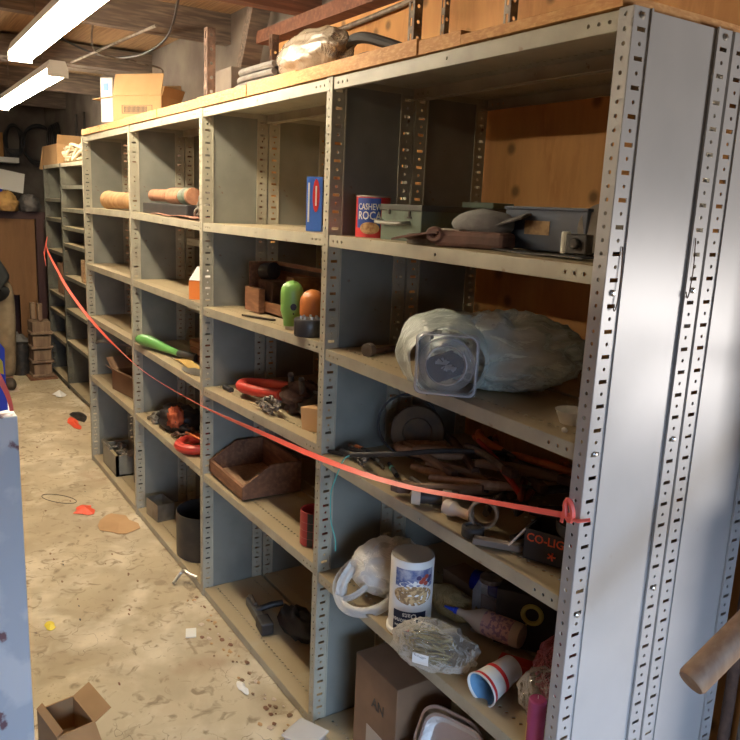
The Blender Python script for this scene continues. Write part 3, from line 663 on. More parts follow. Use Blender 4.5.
def wrap_sheet():
    # open mouth of the bag gathered round the container
    mb = MB(); n = 48
    def g(u, v):
        a = 2*pi*u; k = 1+.10*noise.noise(Vector((cos(a)*2, sin(a)*2, v*3)))
        r = (.093+.028*v)*k*(1+.30*max(0,-cos(a))*v)
        return (r*cos(a), -.004+.135*v, s2+.004+max(-s2, r*sin(a)*(.92)))
    return mb.grid(g, n, 8)
bb = wrap_sheet().build('bag_mouth', BAGG, b, smooth=True, ang=180, solid=.0006)
bb.matrix_parent_inverse = Matrix(); 
Mb = (T(*b.location) @ RZ(28)).inverted() @ (T(-.452,-.012,B+.003) @ RZ(44)); bb.matrix_local = Mb
mb = MB()
tag(MB().lathe([(.026,0),(.037,.028),(.0395,.031),(.036,.030),(.025,.004),(0,.004)], 28).build('small_bowl', WHITE, loc=(-.150,.115,B-.006), smooth=True), 'small white bowl on the second shelf by the end post', 'bowl')
tag(blob(None,.008,.006,.006,.1,2,3,6,8,c=(0,0,.005)).build('paper_scrap', WHITEP, loc=(-.105,.045,B-.007)), 'tiny white scrap beside the small white bowl', 'scrap')

# ------------------------------------------------------------------ nearest bay, third shelf: tool pile
Cz = 1.034
tag(MB().lathe([(0,0),(.085,0),(.09,.01),(.085,.03),(.05,.035),(.045,.02),(0,.02)], 28, T(-.93,.27,Cz+.088) @ RZ(50) @ RX(80)).build('rusty_flange', pm('old_rust_disc', (.12,.08,.045), .85, 0, (.07,.05,.035), 14), smooth=True), 'round rusty disc leaning at the back left of tool shelf', 'disc')
tag(MB().torus((0,0,0), .10, .10, .004, T(-.98,.265,Cz+.10) @ RZ(50) @ RX(80), 28, 6).build('wire_ring', BLACK, smooth=True), 'thin black ring standing around the rusty disc', 'ring')
pens = [(-1.04,.05,25,.11,DARK,.007),(-1.0,.055,5,.10,BLACK,.008),(-.97,.09,20,.12,BLACK,.009),(-.95,.06,-15,.10,DARK,.008),(-.92,.055,-40,.07,DARK,.010),(-.90,.045,-50,.06,GREYR,.010),(-.95,.12,-8,.14,BLACK,.007),(-.90,.10,-18,.13,BLACK,.007),(-1.02,.10,15,.09,RUST,.007)]
for i, (x, y, a, L, m, r) in enumerate(pens):
    t = thing('screwdriver', 'small dark screwdriver among the loose tools at left of tool shelf', 'screwdriver', (x, y, Cz+r+.001+.010*(i % 3)), a, 'small tools heaped at left of tool shelf')
    MB().tube([(-L/2,0,0),(-L*.45,0,0),(0,0,0),(L*.05,0,0)], [r*.8, r, r*.9, r*.5], 8).build('handle', m, t, smooth=True)
    MB().tube([(L*.05,0,0),(L/2,0,0)], r*.3, 6).build('blade', GREYR, t)
t = thing('orange_tipped_marker', 'small orange-tipped marker on the left tool heap', 'marker', (-1.0,.10,Cz+.032), 10)
MB().tube([(-.03,0,0),(.0,0,0)], .008, 8).build('orange_cap', ORANGEC, t, smooth=True); MB().tube([(0,0,0),(.06,0,0)], .006, 8).build('barrel', BLACK, t)
t = thing('teal_handled_driver', 'dark driver with teal band right of the small tool heap', 'screwdriver', (-.84,.115,Cz+.009), -22)
MB().tube([(-.06,0,0),(-.02,0,0),(.05,0,0)], [.006,.008,.008], 8).build('handle', BLACK, t, smooth=True); MB().tube([(-.022,0,0),(-.006,0,0)], .0086, 8).build('teal_band', TEAL, t)
tag(MB().tube(smoothpath([(-.93,.012,Cz+.045),(-.80,.09,Cz+.075),(-.70,.2,Cz+.10),(-.6,.36,Cz+.10)]), [.008]*19, 8).build('black_rod', BLACK, smooth=True), 'long black rod slanting over the small tool heap', 'rod')
tc_ = smoothpath([(-.925,.01,Cz+.046),(-.93,-.012,Cz+.03),(-.96,-.020,Cz-.04),(-.985,-.020,Cz-.10),(-.985,-.016,Cz-.19),(-.955,-.016,Cz-.24),(-.95,-.016,Cz-.28)])
tag(MB().tube(tc_, .0022, 6).build('turquoise_cord', TEAL, smooth=True), 'thin turquoise cord dangling from the tool shelf', 'cord')
# wooden-handled hammer with rusty head over the front edge
def hammer(name, label, loc, rz, tilt, hm, wm, L=.26, hl=.10, hr=.016):
    t = thing(name, label, 'hammer', loc, rz)
    M = RY(-tilt)
    MB().tube([M @ Vector((0,0,0)), M @ Vector((L*.5,.006,0)), M @ Vector((L,0,0))], [.010,.013,.012], 10).build('handle', wm, t, smooth=True)
    MB().tube([(0,-hl/2,0),(0,-hl/2+.02,0),(0,-.012,0),(0,.012,0),(0,hl/2-.02,0),(0,hl/2,0)], [hr,hr,hr*.75,hr*.75,hr,hr*.9], 12).build('head', hm, t, smooth=True)
    return t
t = thing('pipe_wrench', 'rusty spanner with knurled jaw poking over the front of tool shelf', 'spanner', (-.66,.035,Cz+.028), 38)
MB().tube([(0,0,0),(.08,0,.014),(.22,.0,.03)], [.012,.010,.012], 8).build('handle', CARDD, t, smooth=True)
MB().prism([(-.038,-.022),(-.015,-.032),(.018,-.022),(.02,.02),(-.01,.032),(-.02,.008),(-.036,.018),(-.045,.0)], -.011, .011).build('jaw', RUST, t, bevel=.003)
mb = MB()
t = thing('white_mallet', 'small mallet with cream faces behind the pink ribbon', 'mallet', (-.565,.055,Cz+.026), 52)
MB().tube([(-.055,0,0),(-.03,0,0)], [.022,.024], 16).build('cream_face', CREAM, t, smooth=True); MB().tube([(-.03,0,0),(.03,0,0)], .019, 16).build('head', BLACK, t, smooth=True)
MB().tube([(.03,0,0),(.055,0,0)], [.024,.022], 16).build('cream_face', CREAM, t, smooth=True); MB().tube([(0,.018,0),(-.06,.16,-.008)], .010, 8).build('handle', DARK, t, smooth=True)
tag(MB().tube([(-.50,.055,Cz+.024),(-.475,.06,Cz+.024),(-.46,.065,Cz+.022),(-.42,.075,Cz+.022)], [.020,.022,.014,.014], 14).build('pipe_fitting', CREAM, smooth=True), 'dull cream pipe fitting between mallet and pipe ring', 'pipe fitting')
tag(MB().openlathe([(.032,0),(.038,.004),(.038,.05),(.033,.054),(.030,.05),(.030,.004),(.032,0)], 24, T(-.395,.10,Cz+.040) @ RZ(42) @ RX(78)).build('pipe_ring', pm('dull_tan_fitting', (.26,.18,.12), .6), smooth=True), 'large dull tan pipe ring behind the black disc', 'pipe fitting')
tag(MB().lathe([(.028,0),(.029,.003),(.029,.022),(.026,.026),(.020,.026),(.018,.020),(0,.020)], 28, T(-.36,.032,Cz+.002)).build('black_cap', BLACK, smooth=True), 'round black disc with raised rim at front of tool shelf', 'disc')  # black screw cap lying at the shelf front
tag(MB().box(-.10,.10,-.012,.012,0,.016, T(-.245,.065,Cz+.003) @ RZ(38)).build('wood_stick', pm('grey_stick', (.17,.13,.10), .8), bevel=.002), 'short squared grey stick poking over the shelf front', 'stick')
hd = [(-.74,.27,40,.26,CARDD,.013,.07),(-.56,.36,-20,.28,RUST,.014,.07),(-.50,.30,30,.24,CARDD,.015,.085),(-.70,.40,-35,.25,DARK,.014,.07),(-.60,.27,-10,.22,GREYR,.012,.10),(-.44,.36,80,.24,RUST,.012,.03),(-.82,.20,-6,.30,CARDD,.013,.05),(-.66,.22,18,.22,CARDD,.015,.04),(-.78,.32,-24,.30,RUST,.014,.06),(-.60,.17,72,.20,CARDD,.014,.02),(-.52,.24,64,.20,CARDD,.016,.028),(-.64,.42,10,.35,CARDD,.013,.05),(-.46,.20,120,.18,GREYR,.012,.02)]
for i, (x, y, a, L, m, r, z) in enumerate(hd):
    t = thing('wooden_handle_tool', 'old hand tool with brown wooden handle heaped on tool shelf', 'hand tool', (x, y, Cz+z+.002), a, 'wooden handled tools heaped on tool shelf')
    MB().tube([(-L/2,0,0),(-L*.3,.006,.002),(0,0,.006),(L*.3,0,.004),(L/2,0,0)], [r*.8,r,r*1.05,r,r*.7], 10).build('handle', m, t, smooth=True)
    MB().box(L/2,L/2+.05,-.012,.012,-.012,.012).build('iron_end', RUST, t, bevel=.003)
def pliers(loc, rz, label, col, L=.24, sp=.05, tilt=0):
    t = thing('long_pliers', label, 'pliers', loc, rz)
    for s in (-1, 1):
        MB().tube(smoothpath([(0,0,.004*s),(.05,s*.006,.004*s),(.12,s*sp*.6,.002*s),(L,s*sp,0)]), [.006,.007,.008,.010,.010,.010,.011,.011,.011,.011,.011,.011,.011,.011,.011,.011,.011,.011,.009], 8).build('grip', col, t, smooth=True)
    MB().prism([(0,-.018),(-.03,-.016),(-.07,-.004),(-.07,.004),(-.03,.016),(0,.018),(.02,0)], -.008, .008).build('jaws', DARK, t, bevel=.002)
    t.rotation_euler.y = R(tilt); return t
pliers((-.62,.34,Cz+.088), 150, 'bright orange-handled pliers on top of the tool heap', ORANGEC, .20, .035, 0)
pliers((-.37,.20,Cz+.050), 128, 'red-handled cutters lying across the middle of tool heap', DRED, .27, .022, 0)
pliers((-.36,.46,Cz+.055), 160, 'dull orange-handled pliers toward the back of tool heap', ORANGEC, .24, .03, 0)
for i, (x, y, a, L) in enumerate(((-.30,.20,100,.22),(-.25,.30,20,.28),(-.20,.22,-10,.20),(-.30,.4,60,.3),(-.2,.38,140,.25))):
    tag(MB().tube([(-L/2,0,0),(L/2,0,0)], .009, 8).build('steel_bar', DARK, loc=(x, y, Cz+.012+.004*i), rot=(0,0,R(a)), smooth=True), 'dark steel bar among tools behind the black carton', 'bar', 'steel bars behind the black carton')
def bent(label, pts, rr_, m, cat='handle tool'):
    t = thing('bent_handle_tool', label, 'hand tool', pts[0]); o0 = Vector(pts[0])
    P = smoothpath([Vector(p)-o0 for p in pts], 6); n = len(P)
    MB().tube(P, [rr_*(.75+.3*sin(pi*i/(n-1))) for i in range(n)], 10).build('grip', m, t, smooth=True)
    e = P[-1]; MB().tube([e, e+(P[-1]-P[-2]).normalized()*.05], [rr_*.7, rr_*.45], 8).build('shank', DARK, t, smooth=True)
BRT = pm('bright_orange_grip', (.72,.19,.04), .5, 0, (.5,.12,.03), 18)
bent('bright orange curved grip lying topmost on the tool heap', [(-.84,.45,1.10),(-.80,.42,1.135),(-.72,.36,1.145),(-.62,.36,1.135)], .013, BRT)
bent('long red grip slanting down to the right across the tool heap', [(-.70,.33,1.15),(-.56,.29,1.125),(-.40,.235,1.085)], .009, pm('red_grip', (.50,.05,.03), .45))
bent('orange grip pointing right at back of the tool heap', [(-.62,.40,1.12),(-.52,.42,1.12),(-.42,.47,1.11)], .011, BRT)
bent('brown bent wooden handle forming an elbow at left of the tool heap', [(-.84,.32,1.10),(-.93,.22,1.085),(-.90,.18,1.085),(-.78,.21,1.095),(-.70,.28,1.105)], .013, TANWOOD)
bent('brown handle crossing in front of the tool heap middle', [(-.66,.12,1.075),(-.55,.18,1.085),(-.45,.28,1.09)], .014, TANWOOD)
bent('tan handle lying left of the cream mallet behind ribbon', [(-.80,.16,1.06),(-.68,.17,1.07),(-.56,.20,1.07)], .013, TANWOOD)
# black carton with orange-red writing
t = thing('black_carton', 'black carton with orange-red lettering at right end of tool shelf', 'box', (-.205,.055,Cz+.003), 24)
MB().box(0,.175,0,.003,0,.075).box(0,.175,.097,.10,0,.075).box(0,.003,0,.1,0,.075).box(.172,.175,0,.1,0,.075).box(0,.175,0,.1,0,.003).build('carton_body', pm('black_card', (.035,.03,.028), .6), t)
text(t, 'CO-LIGH', ORP, .029, T(.062,-.0006,.055), sx=.95)
m_ = MB()
for i in range(5): m_.tube([(.07,-.001,.022),(.07+.010*cos(i*1.256),-.001,.022+.010*sin(i*1.256))], .0022, 5)
m_.build('emblem', ORP, t)
flap(MB(), (0,.1,.075), (0,0,.075), (-.035,-.01,-.05)).build('open_flap', CREAM, t)
tag(MB().lathe([(.0,0),(.062,0),(.066,.012),(.066,.03),(.05,.034),(0,.034)], 28, T(-.10,.14,Cz+.086)).build('black_coil', BLACK, smooth=True), 'flat black roll sitting on the black carton', 'roll')

# ------------------------------------------------------------------ nearest bay, fourth shelf
Dz = .6155
t = thing('oats_canister', 'upside-down white oats canister with berry picture at shelf front', 'canister', (-.655,.072,Dz), 52)
rO, hO = .0635, .236
MB().lathe([(.066,0),(.0685,.003),(.0685,.013),(rO,.017),(rO,hO-.006),(rO-.002,hO-.001),(rO-.006,hO)], 40).build('canister_body', WHITE, t, smooth=True)
MB().lathe([(0,hO-.004),(rO-.007,hO-.004),(rO-.006,hO),(rO-.001,hO+.001)], 40).build('card_base', pm('grey_card', (.34,.29,.22), .8), t, smooth=True)
r1 = rO+.0006
bpc = cpatch(r1, -44, 64, .158, .214, n=20).build('blue_picture', pm('label_blue', (.10,.14,.30), .5, 0, (.5,.5,.55), 30), t)
cdisc(r1+.0003, 10, .166, 60, .014).build('white_swirl', WHITE, t)
for i, (a, z) in enumerate(((20,.190),(33,.184),(42,.192),(50,.178),(27,.177),(40,.172),(54,.188))): cdisc(r1+.0006, a, z, 7, .007, n=12).build('berry', pm('berry%d' % i, (.42,.07,.04) if i % 3 else (.06,.05,.14), .5), bpc)
cdisc(r1+.0005, 10, .126, 60, .042).build('bowl_picture', WHITEP, t)
cdisc(r1+.0008, 8, .134, 54, .030).build('oat_picture', OAT, t)
npn = cpatch(r1, -46, 46, .020, .083, n=20).build('navy_panel', NAVYP, t)
F = T(0,0,0) @ Matrix.Rotation(pi, 4, 'Y')
def uptext(s, z, size, mat=WHITE, sx=1.0):
    text(npn, s, mat, size, T(0,0,z) @ Matrix.Rotation(pi, 4, 'Y') , bend=r1+.0007, sx=sx)
# the wrap faces -Y; turning about the Y axis flips the writing upside down
uptext('Oats', .071, .022); uptext('Old Fashioned', .053, .021, sx=.92); uptext('100% WHOLE GRAIN', .0375, .0095)
cpatch(r1+.0005, -10, 12, .0225, .0315, n=6).build('red_logo', REDP, npn)

def carrier_bag():
    t = thing('white_carrier_bag', 'crumpled white plastic carrier bag with handles hanging over shelf front', 'carrier bag', (-.885,.12,Dz+.001), 0)
    blob(lambda d: 1+.12*d.z, .110, .120, .085, .10, 2.4, 21, 34, 56, c=(.02,.02,.078)).build('bag_body', BAGW, t, smooth=True, ang=180)
    # flat stretched handle straps
    def strap(pts, w, nm='handle'):
        P = smoothpath(pts, 6); m_ = MB(); n = len(P)
        vs = []
        for i, p in enumerate(P):
            tt = (P[min(i+1,n-1)]-P[max(i-1,0)]).normalized(); sd = tt.cross(Vector((.7,-.6,.3))).normalized(); up = tt.cross(sd)
            for k in range(5): s_ = (k/4-.5)*w; vs.append(p+sd*s_+up*.006*cos(k*2.1))
        m_.add(vs, [(i*5+k, i*5+k+1, (i+1)*5+k+1, (i+1)*5+k) for i in range(n-1) for k in range(4)]); return m_.build(nm, BAGW, t, smooth=True, ang=180, solid=.001)
    strap([(-.02,-.03,.12),(-.05,-.085,.085),(-.045,-.135,.035),(.0,-.150,-.004),(.06,-.146,-.008),(.11,-.11,.004),(.13,-.06,.03),(.10,-.02,.06)], .030)
    strap([(.07,-.02,.11),(.06,-.09,.06),(.03,-.125,.020),(-.01,-.145,-.004)], .020)
    strap([(-.03,-.05,.13),(-.02,-.10,.09),(-.02,-.13,.05),(-.01,-.145,.01)], .034, 'gathered_side')
    return t
carrier_bag()
t = thing('blue_drinks_can', 'deep blue and silver drinks can lying behind the oats canister', 'can', (-.60,.32,Dz+.105), 20)
MB().lathe([(.024,0),(.0325,.006),(.033,.012),(.033,.115),(.030,.122),(.026,.125),(.024,.120),(0,.120)], 28, T(-.05,0,0) @ RY(90)).build('can_body', DBLUE, t, smooth=True)
MB().lathe([(.0334,.045),(.0334,.07)], 28, T(-.05,0,0) @ RY(90)).build('silver_band', STEEL, t, smooth=True)
tag(MB().box(-.80,-.50,.31,.40,Dz,Dz+.07).build('small_carton', CARDD), 'low brown carton under the blue drinks can', 'carton')
t = thing('clear_jar', 'dusty clear square jar standing behind the cream bottle', 'jar', (-.535,.275,Dz), 30)
loft([[(x,y,.0) for x,y in rr(.042,.012)], [(x,y,.13) for x,y in rr(.044,.012)], [(x,y,.155) for x,y in rr(.034,.012)]], True, False).build('jar_body', CLEARBOX, t, smooth=True)
MB().lathe([(.034,.155),(.034,.168),(0,.168)], 20).build('jar_lid', GREYR, t)
tag(blob(None,.10,.05,.04,.15,2,33,14,22,c=(0,0,.035)).build('tan_bag', film('tan_poly', (.45,.34,.16), .55, .25, wr=14), loc=(-.66,.235,Dz), smooth=True, ang=180), 'small tan plastic bag lying behind the oats canister', 'bag')
t = thing('black_gift_box', 'black box with yellow rosette ribbon at back of fourth shelf', 'box', (-.43,.33,Dz), 35)
MB().box(-.085,.085,-.05,.05,0,.17).build('box_body', BLACK, t, bevel=.003)
MB().torus((0,0,0), .026, .026, .007, T(.02,-.054,.115) @ RX(90), 20, 6).prism([(-.012,-.03),(-.016,-.055),(-.028,-.042)], 0, .004, T(.02,-.052,.115) @ RX(90)).build('rosette', pm('dull_yellow_ribbon', (.40,.36,.10), .6), t, smooth=True)
t = thing('glue_bottle', 'cream glue bottle with blue tip lying on its side', 'bottle', (-.44,.225,Dz+.050), 0)
Mg = T(-.15,-.035,.006) @ RZ(20) @ RY(90)
MB().lathe([(.009,.0),(.011,.03),(.020,.055),(.034,.085),(.036,.095),(.036,.21),(.032,.22),(0,.222)], 28, Mg).build('bottle_body', CREAM, t, smooth=True)
MB().lathe([(.003,-.035),(.007,-.002),(.010,0),(.010,.012),(0,.012)], 16, Mg).build('blue_tip', BLUEP, t, smooth=True)
mbl = MB(); 
for a0 in range(12):
    pass
lab = MB().openlathe([(.0364,.105),(.0364,.195)], 28, Mg).build('printed_label', pm('pink_print_label', (.62,.36,.30), .6, 0, (.30,.16,.22), 90, .5, .56), t, smooth=True)
t = thing('straw_bag', 'clear bag of straw coloured noodles hanging over fourth shelf edge', 'bag', (-.475,.004,Dz+.004), 34)
blob(lambda d: 1+.15*d.x, .115, .065, .062, .12, 1.8, 41, 26, 40, c=(0,0,.058)).build('clear_wrapper', CLEAR, t, smooth=True, ang=180)
mb = MB()
for i in range(46):
    a = random.uniform(0, 2*pi); z = random.uniform(.014,.095); k = math.sqrt(max(.05, 1-((z-.055)/.06)**2))
    pts = [((.085*cos(a+q*.5)*k*random.uniform(.6,1)), (.045*sin(a+q*.5)*k*random.uniform(.6,1)), z+random.uniform(-.006,.006)) for q in range(5)]
    mb.tube(smoothpath(pts, 3), .0022, 4)
o = mb.build('noodles', NOODLE, t, smooth=True); o['kind'] = 'stuff'
MB().grid(lambda u, v: (-.02+.045*u, -.066-.004*sin(v*3), .035+.03*v), 3, 3).build('printed_mark', WHITEP, t, solid=.0006)
# paper cup
t = thing('paper_cup', 'red and white paper cup lying with its mouth over shelf edge', 'cup', (-.275,.065,Dz+.036), 0)
axis = Vector((-.02,-.165,-.012)); 
Mc = (T(.0,.09,.010) @ Vector((0,-1,-.12)).to_track_quat('Z', 'Y').to_matrix().to_4x4())
Mc = T(-.017,.080,.018) @ Vector((.016,-.124,-.020)).to_track_quat('Z', 'Y').to_matrix().to_4x4()
MB().lathe([(0,.006),(.030,.006),(.030,0),(.032,0),(.0445,.118),(.047,.119),(.047,.1225),(.0435,.122),(.0425,.116),(.0305,.009),(0,.009)], 36, Mc).build('cup_body', WHITE, t, smooth=True)
MB().openlathe([(.0400,.060),(.0407,.072)], 36, Mc).openlathe([(.0440,.108),(.0452,.1165)], 36, Mc).build('red_band', REDP, t, smooth=True)
MB().openlathe([(.0303,.010),(.0422,.117)], 36, Mc).build('blue_lining', pm('cup_blue', (.16,.33,.50), .5), t, smooth=True)
b = blob(lambda d: 1+.25*d.x, .11, .10, .085, .14, 2.0, 51, 26, 38, c=(0,0,.085)).build('pink_net_bag', NET, loc=(-.165,.165,Dz+.002), rot=(0,0,R(20)), smooth=True, ang=180)
b.location = (-.17,.225,Dz+.002)
tag(b, 'see-through dark pink bag bunched against the end post', 'bag')
tag(MB().box(-.045,.045,-.02,.02,0,.03).build('red_box', RED, loc=(-.335,.20,Dz), rot=(0,0,R(30))), 'small red box under the cream glue bottle', 'box')
b = blob(None, .075, .045, .070, .16, 2.2, 61, 24, 36, c=(0,0,.072)).build('crumpled_clear_bag', CLEAR, loc=(-.205,.050,Dz+.002), rot=(0,0,R(10)), smooth=True, ang=180)
b.location = (-.125,.105,Dz+.002)
tag(b, 'crumpled clear plastic bag over the pink candle', 'bag')
tag(blob(None, .07, .05, .07, .1, 2.2, 71, 16, 24, c=(0,0,.07)).build('white_foam_wrap', WHITEP, loc=(-.27,.40,Dz), smooth=True, ang=180), 'white wrapping bunched behind the pink bag', 'wrap')
t = thing('pink_candle', 'magenta pillar candle with tan base standing near the end post', 'candle', (-.092,.032,Dz), 0)
MB().lathe([(.021,0),(.021,.118),(.018,.121),(0,.121)], 24).build('wax', PINK, t, smooth=True)
cpatch(.0214, -80, -20, .0, .06, n=8).build('tan_wrap', pm('tan_band', (.55,.40,.14), .6), t)
MB().tube([(0,0,.12),(0,0,.130)], .001, 4).build('wick', WHITE, t)

# ------------------------------------------------------------------ nearest bay, bottom
t = thing('brown_carton', 'tall closed brown carton on the bottom shelf of nearest bay', 'cardboard box', (-.79,.055,.042), 0)
MB().box(-.12,.12,0,.22,0,.355).build('carton_body', CARDD, t, bevel=.003)
MB().box(-.04,.05,-.0012,0,.03,.14).build('pale_label', pm('dull_label', (.40,.34,.28), .8), t)
text(t, 'AN', DARK, .05, T(.02,-.0012,.235)); 
t = thing('foil_tray', 'upper of two oval aluminium foil trays, leaning toward the front', 'foil tray', (-.475,.11,.315), 0)
def foil(t, tilt):
    M = RZ(20) @ RX(tilt) @ Matrix.Scale(.78, 4)
    rings = [[M @ Vector((x*.9, y*.6, -.035)) for x, y in rr(.11,.06,6)], [M @ Vector((x, y*.7, 0)) for x, y in rr(.12,.07,6)], [M @ Vector((x*1.08, y*.78, .001)) for x, y in rr(.12,.07,6)], [M @ Vector((x*1.1, y*.8, -.005)) for x, y in rr(.12,.07,6)]]
    loft(rings, True, False).build('tray_shell', FOIL, t, smooth=True, solid=.0008)
foil(t, 60)
t = thing('foil_tray', 'lower oval aluminium foil tray nested behind the leaning one', 'foil tray', (-.51,.125,.315), 0); foil(t, 56)
tag(MB().box(-.64,-.38,.06,.27,.042,.235).build('brown_carton', CARDD, bevel=.003), 'low brown carton under the foil trays', 'cardboard box')
t = thing('clear_box', 'clear plastic tub on the floor at the foot of the divider post', 'tub', (-.99,-.085,0), 25)
MB().box(-.055,.055,-.05,.05,0,.085).build('tub_body', CLEARBOX, t, bevel=.010); MB().box(-.060,.060,-.055,.055,.085,.093).build('lid', film('milky_lid', (.8,.8,.8), .5, .2, wr=3), t, bevel=.003)
MB().box(-.03,.04,-.052,-.0505,.012,.07).build('blue_label', pm('lilac_label', (.35,.38,.55), .6), t)
t = thing('printed_flyer', 'white and blue printed flyer lying beside the clear tub', 'flyer', (-.88,-.035,.0), 15)
MB().grid(lambda u, v: (-.08+.20*u, -.10+.14*v, .006+.03*v+.006*sin(u*7)), 10, 6).build('sheet', WHITEP, t, solid=.0008)
MB().torus((0,0,0), .045, .024, .003, T(.0,-.035,.026) @ RX(12), 24, 5).build('blue_oval', pm('print_blue', (.10,.22,.50), .5), t)

# ================================================================== items: second bay
t = thing('blue_sparkplug_carton', 'tall blue carton with red oval standing beside the divider post', 'carton', (-1.325,.075,1.747), 50)
MB().box(-.027,.027,0,.085,0,.180).build('carton_body', BLUE, t, bevel=.001)
m_ = MB().prism([(.012*cos(2*pi*k/20), .055*sin(2*pi*k/20)) for k in range(20)], 0, .001, T(.006,0,.118) @ RX(90)).build('red_oval', REDP, t)
MB().box(.0035,.0085,-.0016,-.001,.085,.15).box(-.022,-.016,-.0012,0,.03,.16).build('white_lettering', WHITE, t)
MB().box(.0271,.0275,.005,.08,.02,.17).build('dark_side', NAVYP, t)
Z2 = 1.389
t = thing('tool_crate', 'dark wooden crate of odds and ends on the second bay', 'crate', (-2.02,.145,1.391), 0)
MB().box(0,.42,0,.012,0,.05).box(0,.42,.128,.14,0,.20).box(0,.012,0,.14,0,.20).box(.408,.42,0,.14,0,.17).box(0,.42,0,.14,0,.01).build('crate_body', DKWOOD, t, bevel=.002)
MB().box(.03,.17,-.03,-.001,0,.10).build('front_block', DKWOOD, t, bevel=.003); MB().box(.05,.19,.02,.11,.01,.13).build('inner_block', RUST, t, bevel=.006)
MB().box(.26,.36,.05,.1,.01,.16).build('inner_card', CARDD, t)
MB().tube([(.05,.05,.16),(.12,.06,.17)], .035, 12).build('black_part', BLACK, t, smooth=True)
MB().box(0,.42,.126,.142,.165,.185).build('rear_rail', DARK, t)
def tank(name, label, x, y, mat, r, h, hole=True, ring=False):
    t = thing(name, label, 'tank', (x, y, 1.398), 50)
    prof = [(r*.72,.012),(r*.76,.035),(r,.065)]+[(r, h-r*1.0)]+[(r*cos(R(a)), h-r*1.0+r*sin(R(a))) for a in (20,40,60,75,90)]
    MB().lathe(prof, 28).build('shell', mat, t, smooth=True)
    MB().lathe([(r*.62,0),(r*.62,.013)], 20).build('foot_ring', STEEL, t, smooth=True)
    if hole:
        cdisc(r+.0008, 22, h*.48, 16, .012).build('valve_hole', BLACK, t); cdisc(r+.0008, 22, h*.34, 4, .003).build('rivet', DARK, t)
    return t
tank('green_tank', 'light green bullet-shaped metal tank on the second bay', -1.425, .050, GREEN, .040, .172)
tank('orange_tank', 'orange bullet-shaped metal tank behind the dark grey coil body', -1.335, .085, ORANGE, .045, .150, False)
t = thing('coil_body', 'short dark grey cylinder with studs beside the divider post', 'motor', (-1.265,.036,1.400), 40)
MB().lathe([(.050,0),(.052,.003),(.052,.055),(.050,.058),(0,.058)], 32).build('housing', pm('charcoal_metal', (.075,.075,.075), .4, .4), t, smooth=True)
m_ = MB()
for i in range(7): m_.lathe([(.005,0),(.005,.008),(0,.010)], 8, T(.028*cos(i*.9), .028*sin(i*.9), .058))
m_.build('studs', STEEL, t, smooth=True); cpatch(.0526, -52, -34, .008, .05, n=4).build('side_slot', BLACK, t)
tag(MB().prism([(-.09,0),(-.05,-.008),(.08,-.007),(.085,.007),(-.05,.008)], 0, .007, T(-1.72,.055,1.392) @ RZ(22)).build('flat_file', DARK), 'dark flat file lying left of the green tank', 'file')
Z3 = 1.04
t = thing('red_clamp', 'large bright red C-shaped clamp on the third shelf of second bay', 'clamp', (-1.85,.14,1.062), 0)
MB().tube(smoothpath([(.30,.10,.045),(.10,.09,.03),(-.08,.04,.012),(-.12,-.03,.012),(-.06,-.07,.012),(.06,-.045,.016),(.20,-.01,.03)]), [.022]*25+[.022]*12, 12).build('frame', RED, t, smooth=True)
tag(MB().tube([(-2.10,.07,1.034),(-2.02,.07,1.034)], .012, 12).build('black_plug', BLACK, smooth=True), 'small black cylinder left of the red clamp', 'cylinder')
def chain(pts, rl, r, flat=.6):
    P = smoothpath(pts, 8); out = MB(); L = 0; last = P[0]; k = 0
    for i in range(1, len(P)):
        if (P[i]-last).length >= rl*1.5:
            d = (P[i]-last).normalized(); M = T(*((P[i]+last)/2)) @ d.to_track_quat('X', 'Z').to_matrix().to_4x4() @ RX(90*(k % 2)+random.uniform(-20,20))
            out.torus((0,0,0), rl, rl*flat, r, M, 12, 6); last = P[i]; k += 1
    return out
t = thing('chain_hoist', 'rusty chain hoist lump with hooks beside red clamp', 'chain hoist', (-1.60,.10,1.046), 0)
blob(None, .085, .07, .055, .35, 2.2, 81, 18, 26, c=(.06,.07,.055)).build('body', RUST, t, smooth=True, ang=180)
MB().prism([(-.11,-.03),(-.07,-.045),(-.02,-.03),(.0,.02),(-.05,.03),(-.07,.012),(-.09,.025),(-.12,.0)], 0, .014, T(-.05,.03,.012)).build('side_plate', GREYR, t, bevel=.003)
for i, x in enumerate((.0, .09)): MB().tube(smoothpath([(x,.05,.06),(x+.005,.04,.12),(x+.02,.03,.145)]), [.012]*13, 8).build('hook', GREYR, t, smooth=True)
chain([(-.09,-.055,.018),(-.03,-.06,.03),(.03,-.05,.02),(.08,-.05,.04),(.0,-.03,.045),(-.06,-.03,.04),(-.03,-.065,.015),(.06,-.06,.012)], .016, .0055).build('chain', GREYR, t, smooth=True)
tag(blob(None,.09,.06,.05,.3,2.4,86,14,20,c=(0,0,.04)).build('oily_rag', DARK, loc=(-1.42,.17,1.052), smooth=True, ang=180), 'dark oily lump between hoist and cardboard block', 'rag')
tag(MB().box(-.05,.055,-.035,.035,0,.085, T(-1.285,.095,1.052) @ RZ(10) @ RY(-8)).build('tan_block', CARD, bevel=.002), 'tan wooden block tilted beside the divider post', 'block')
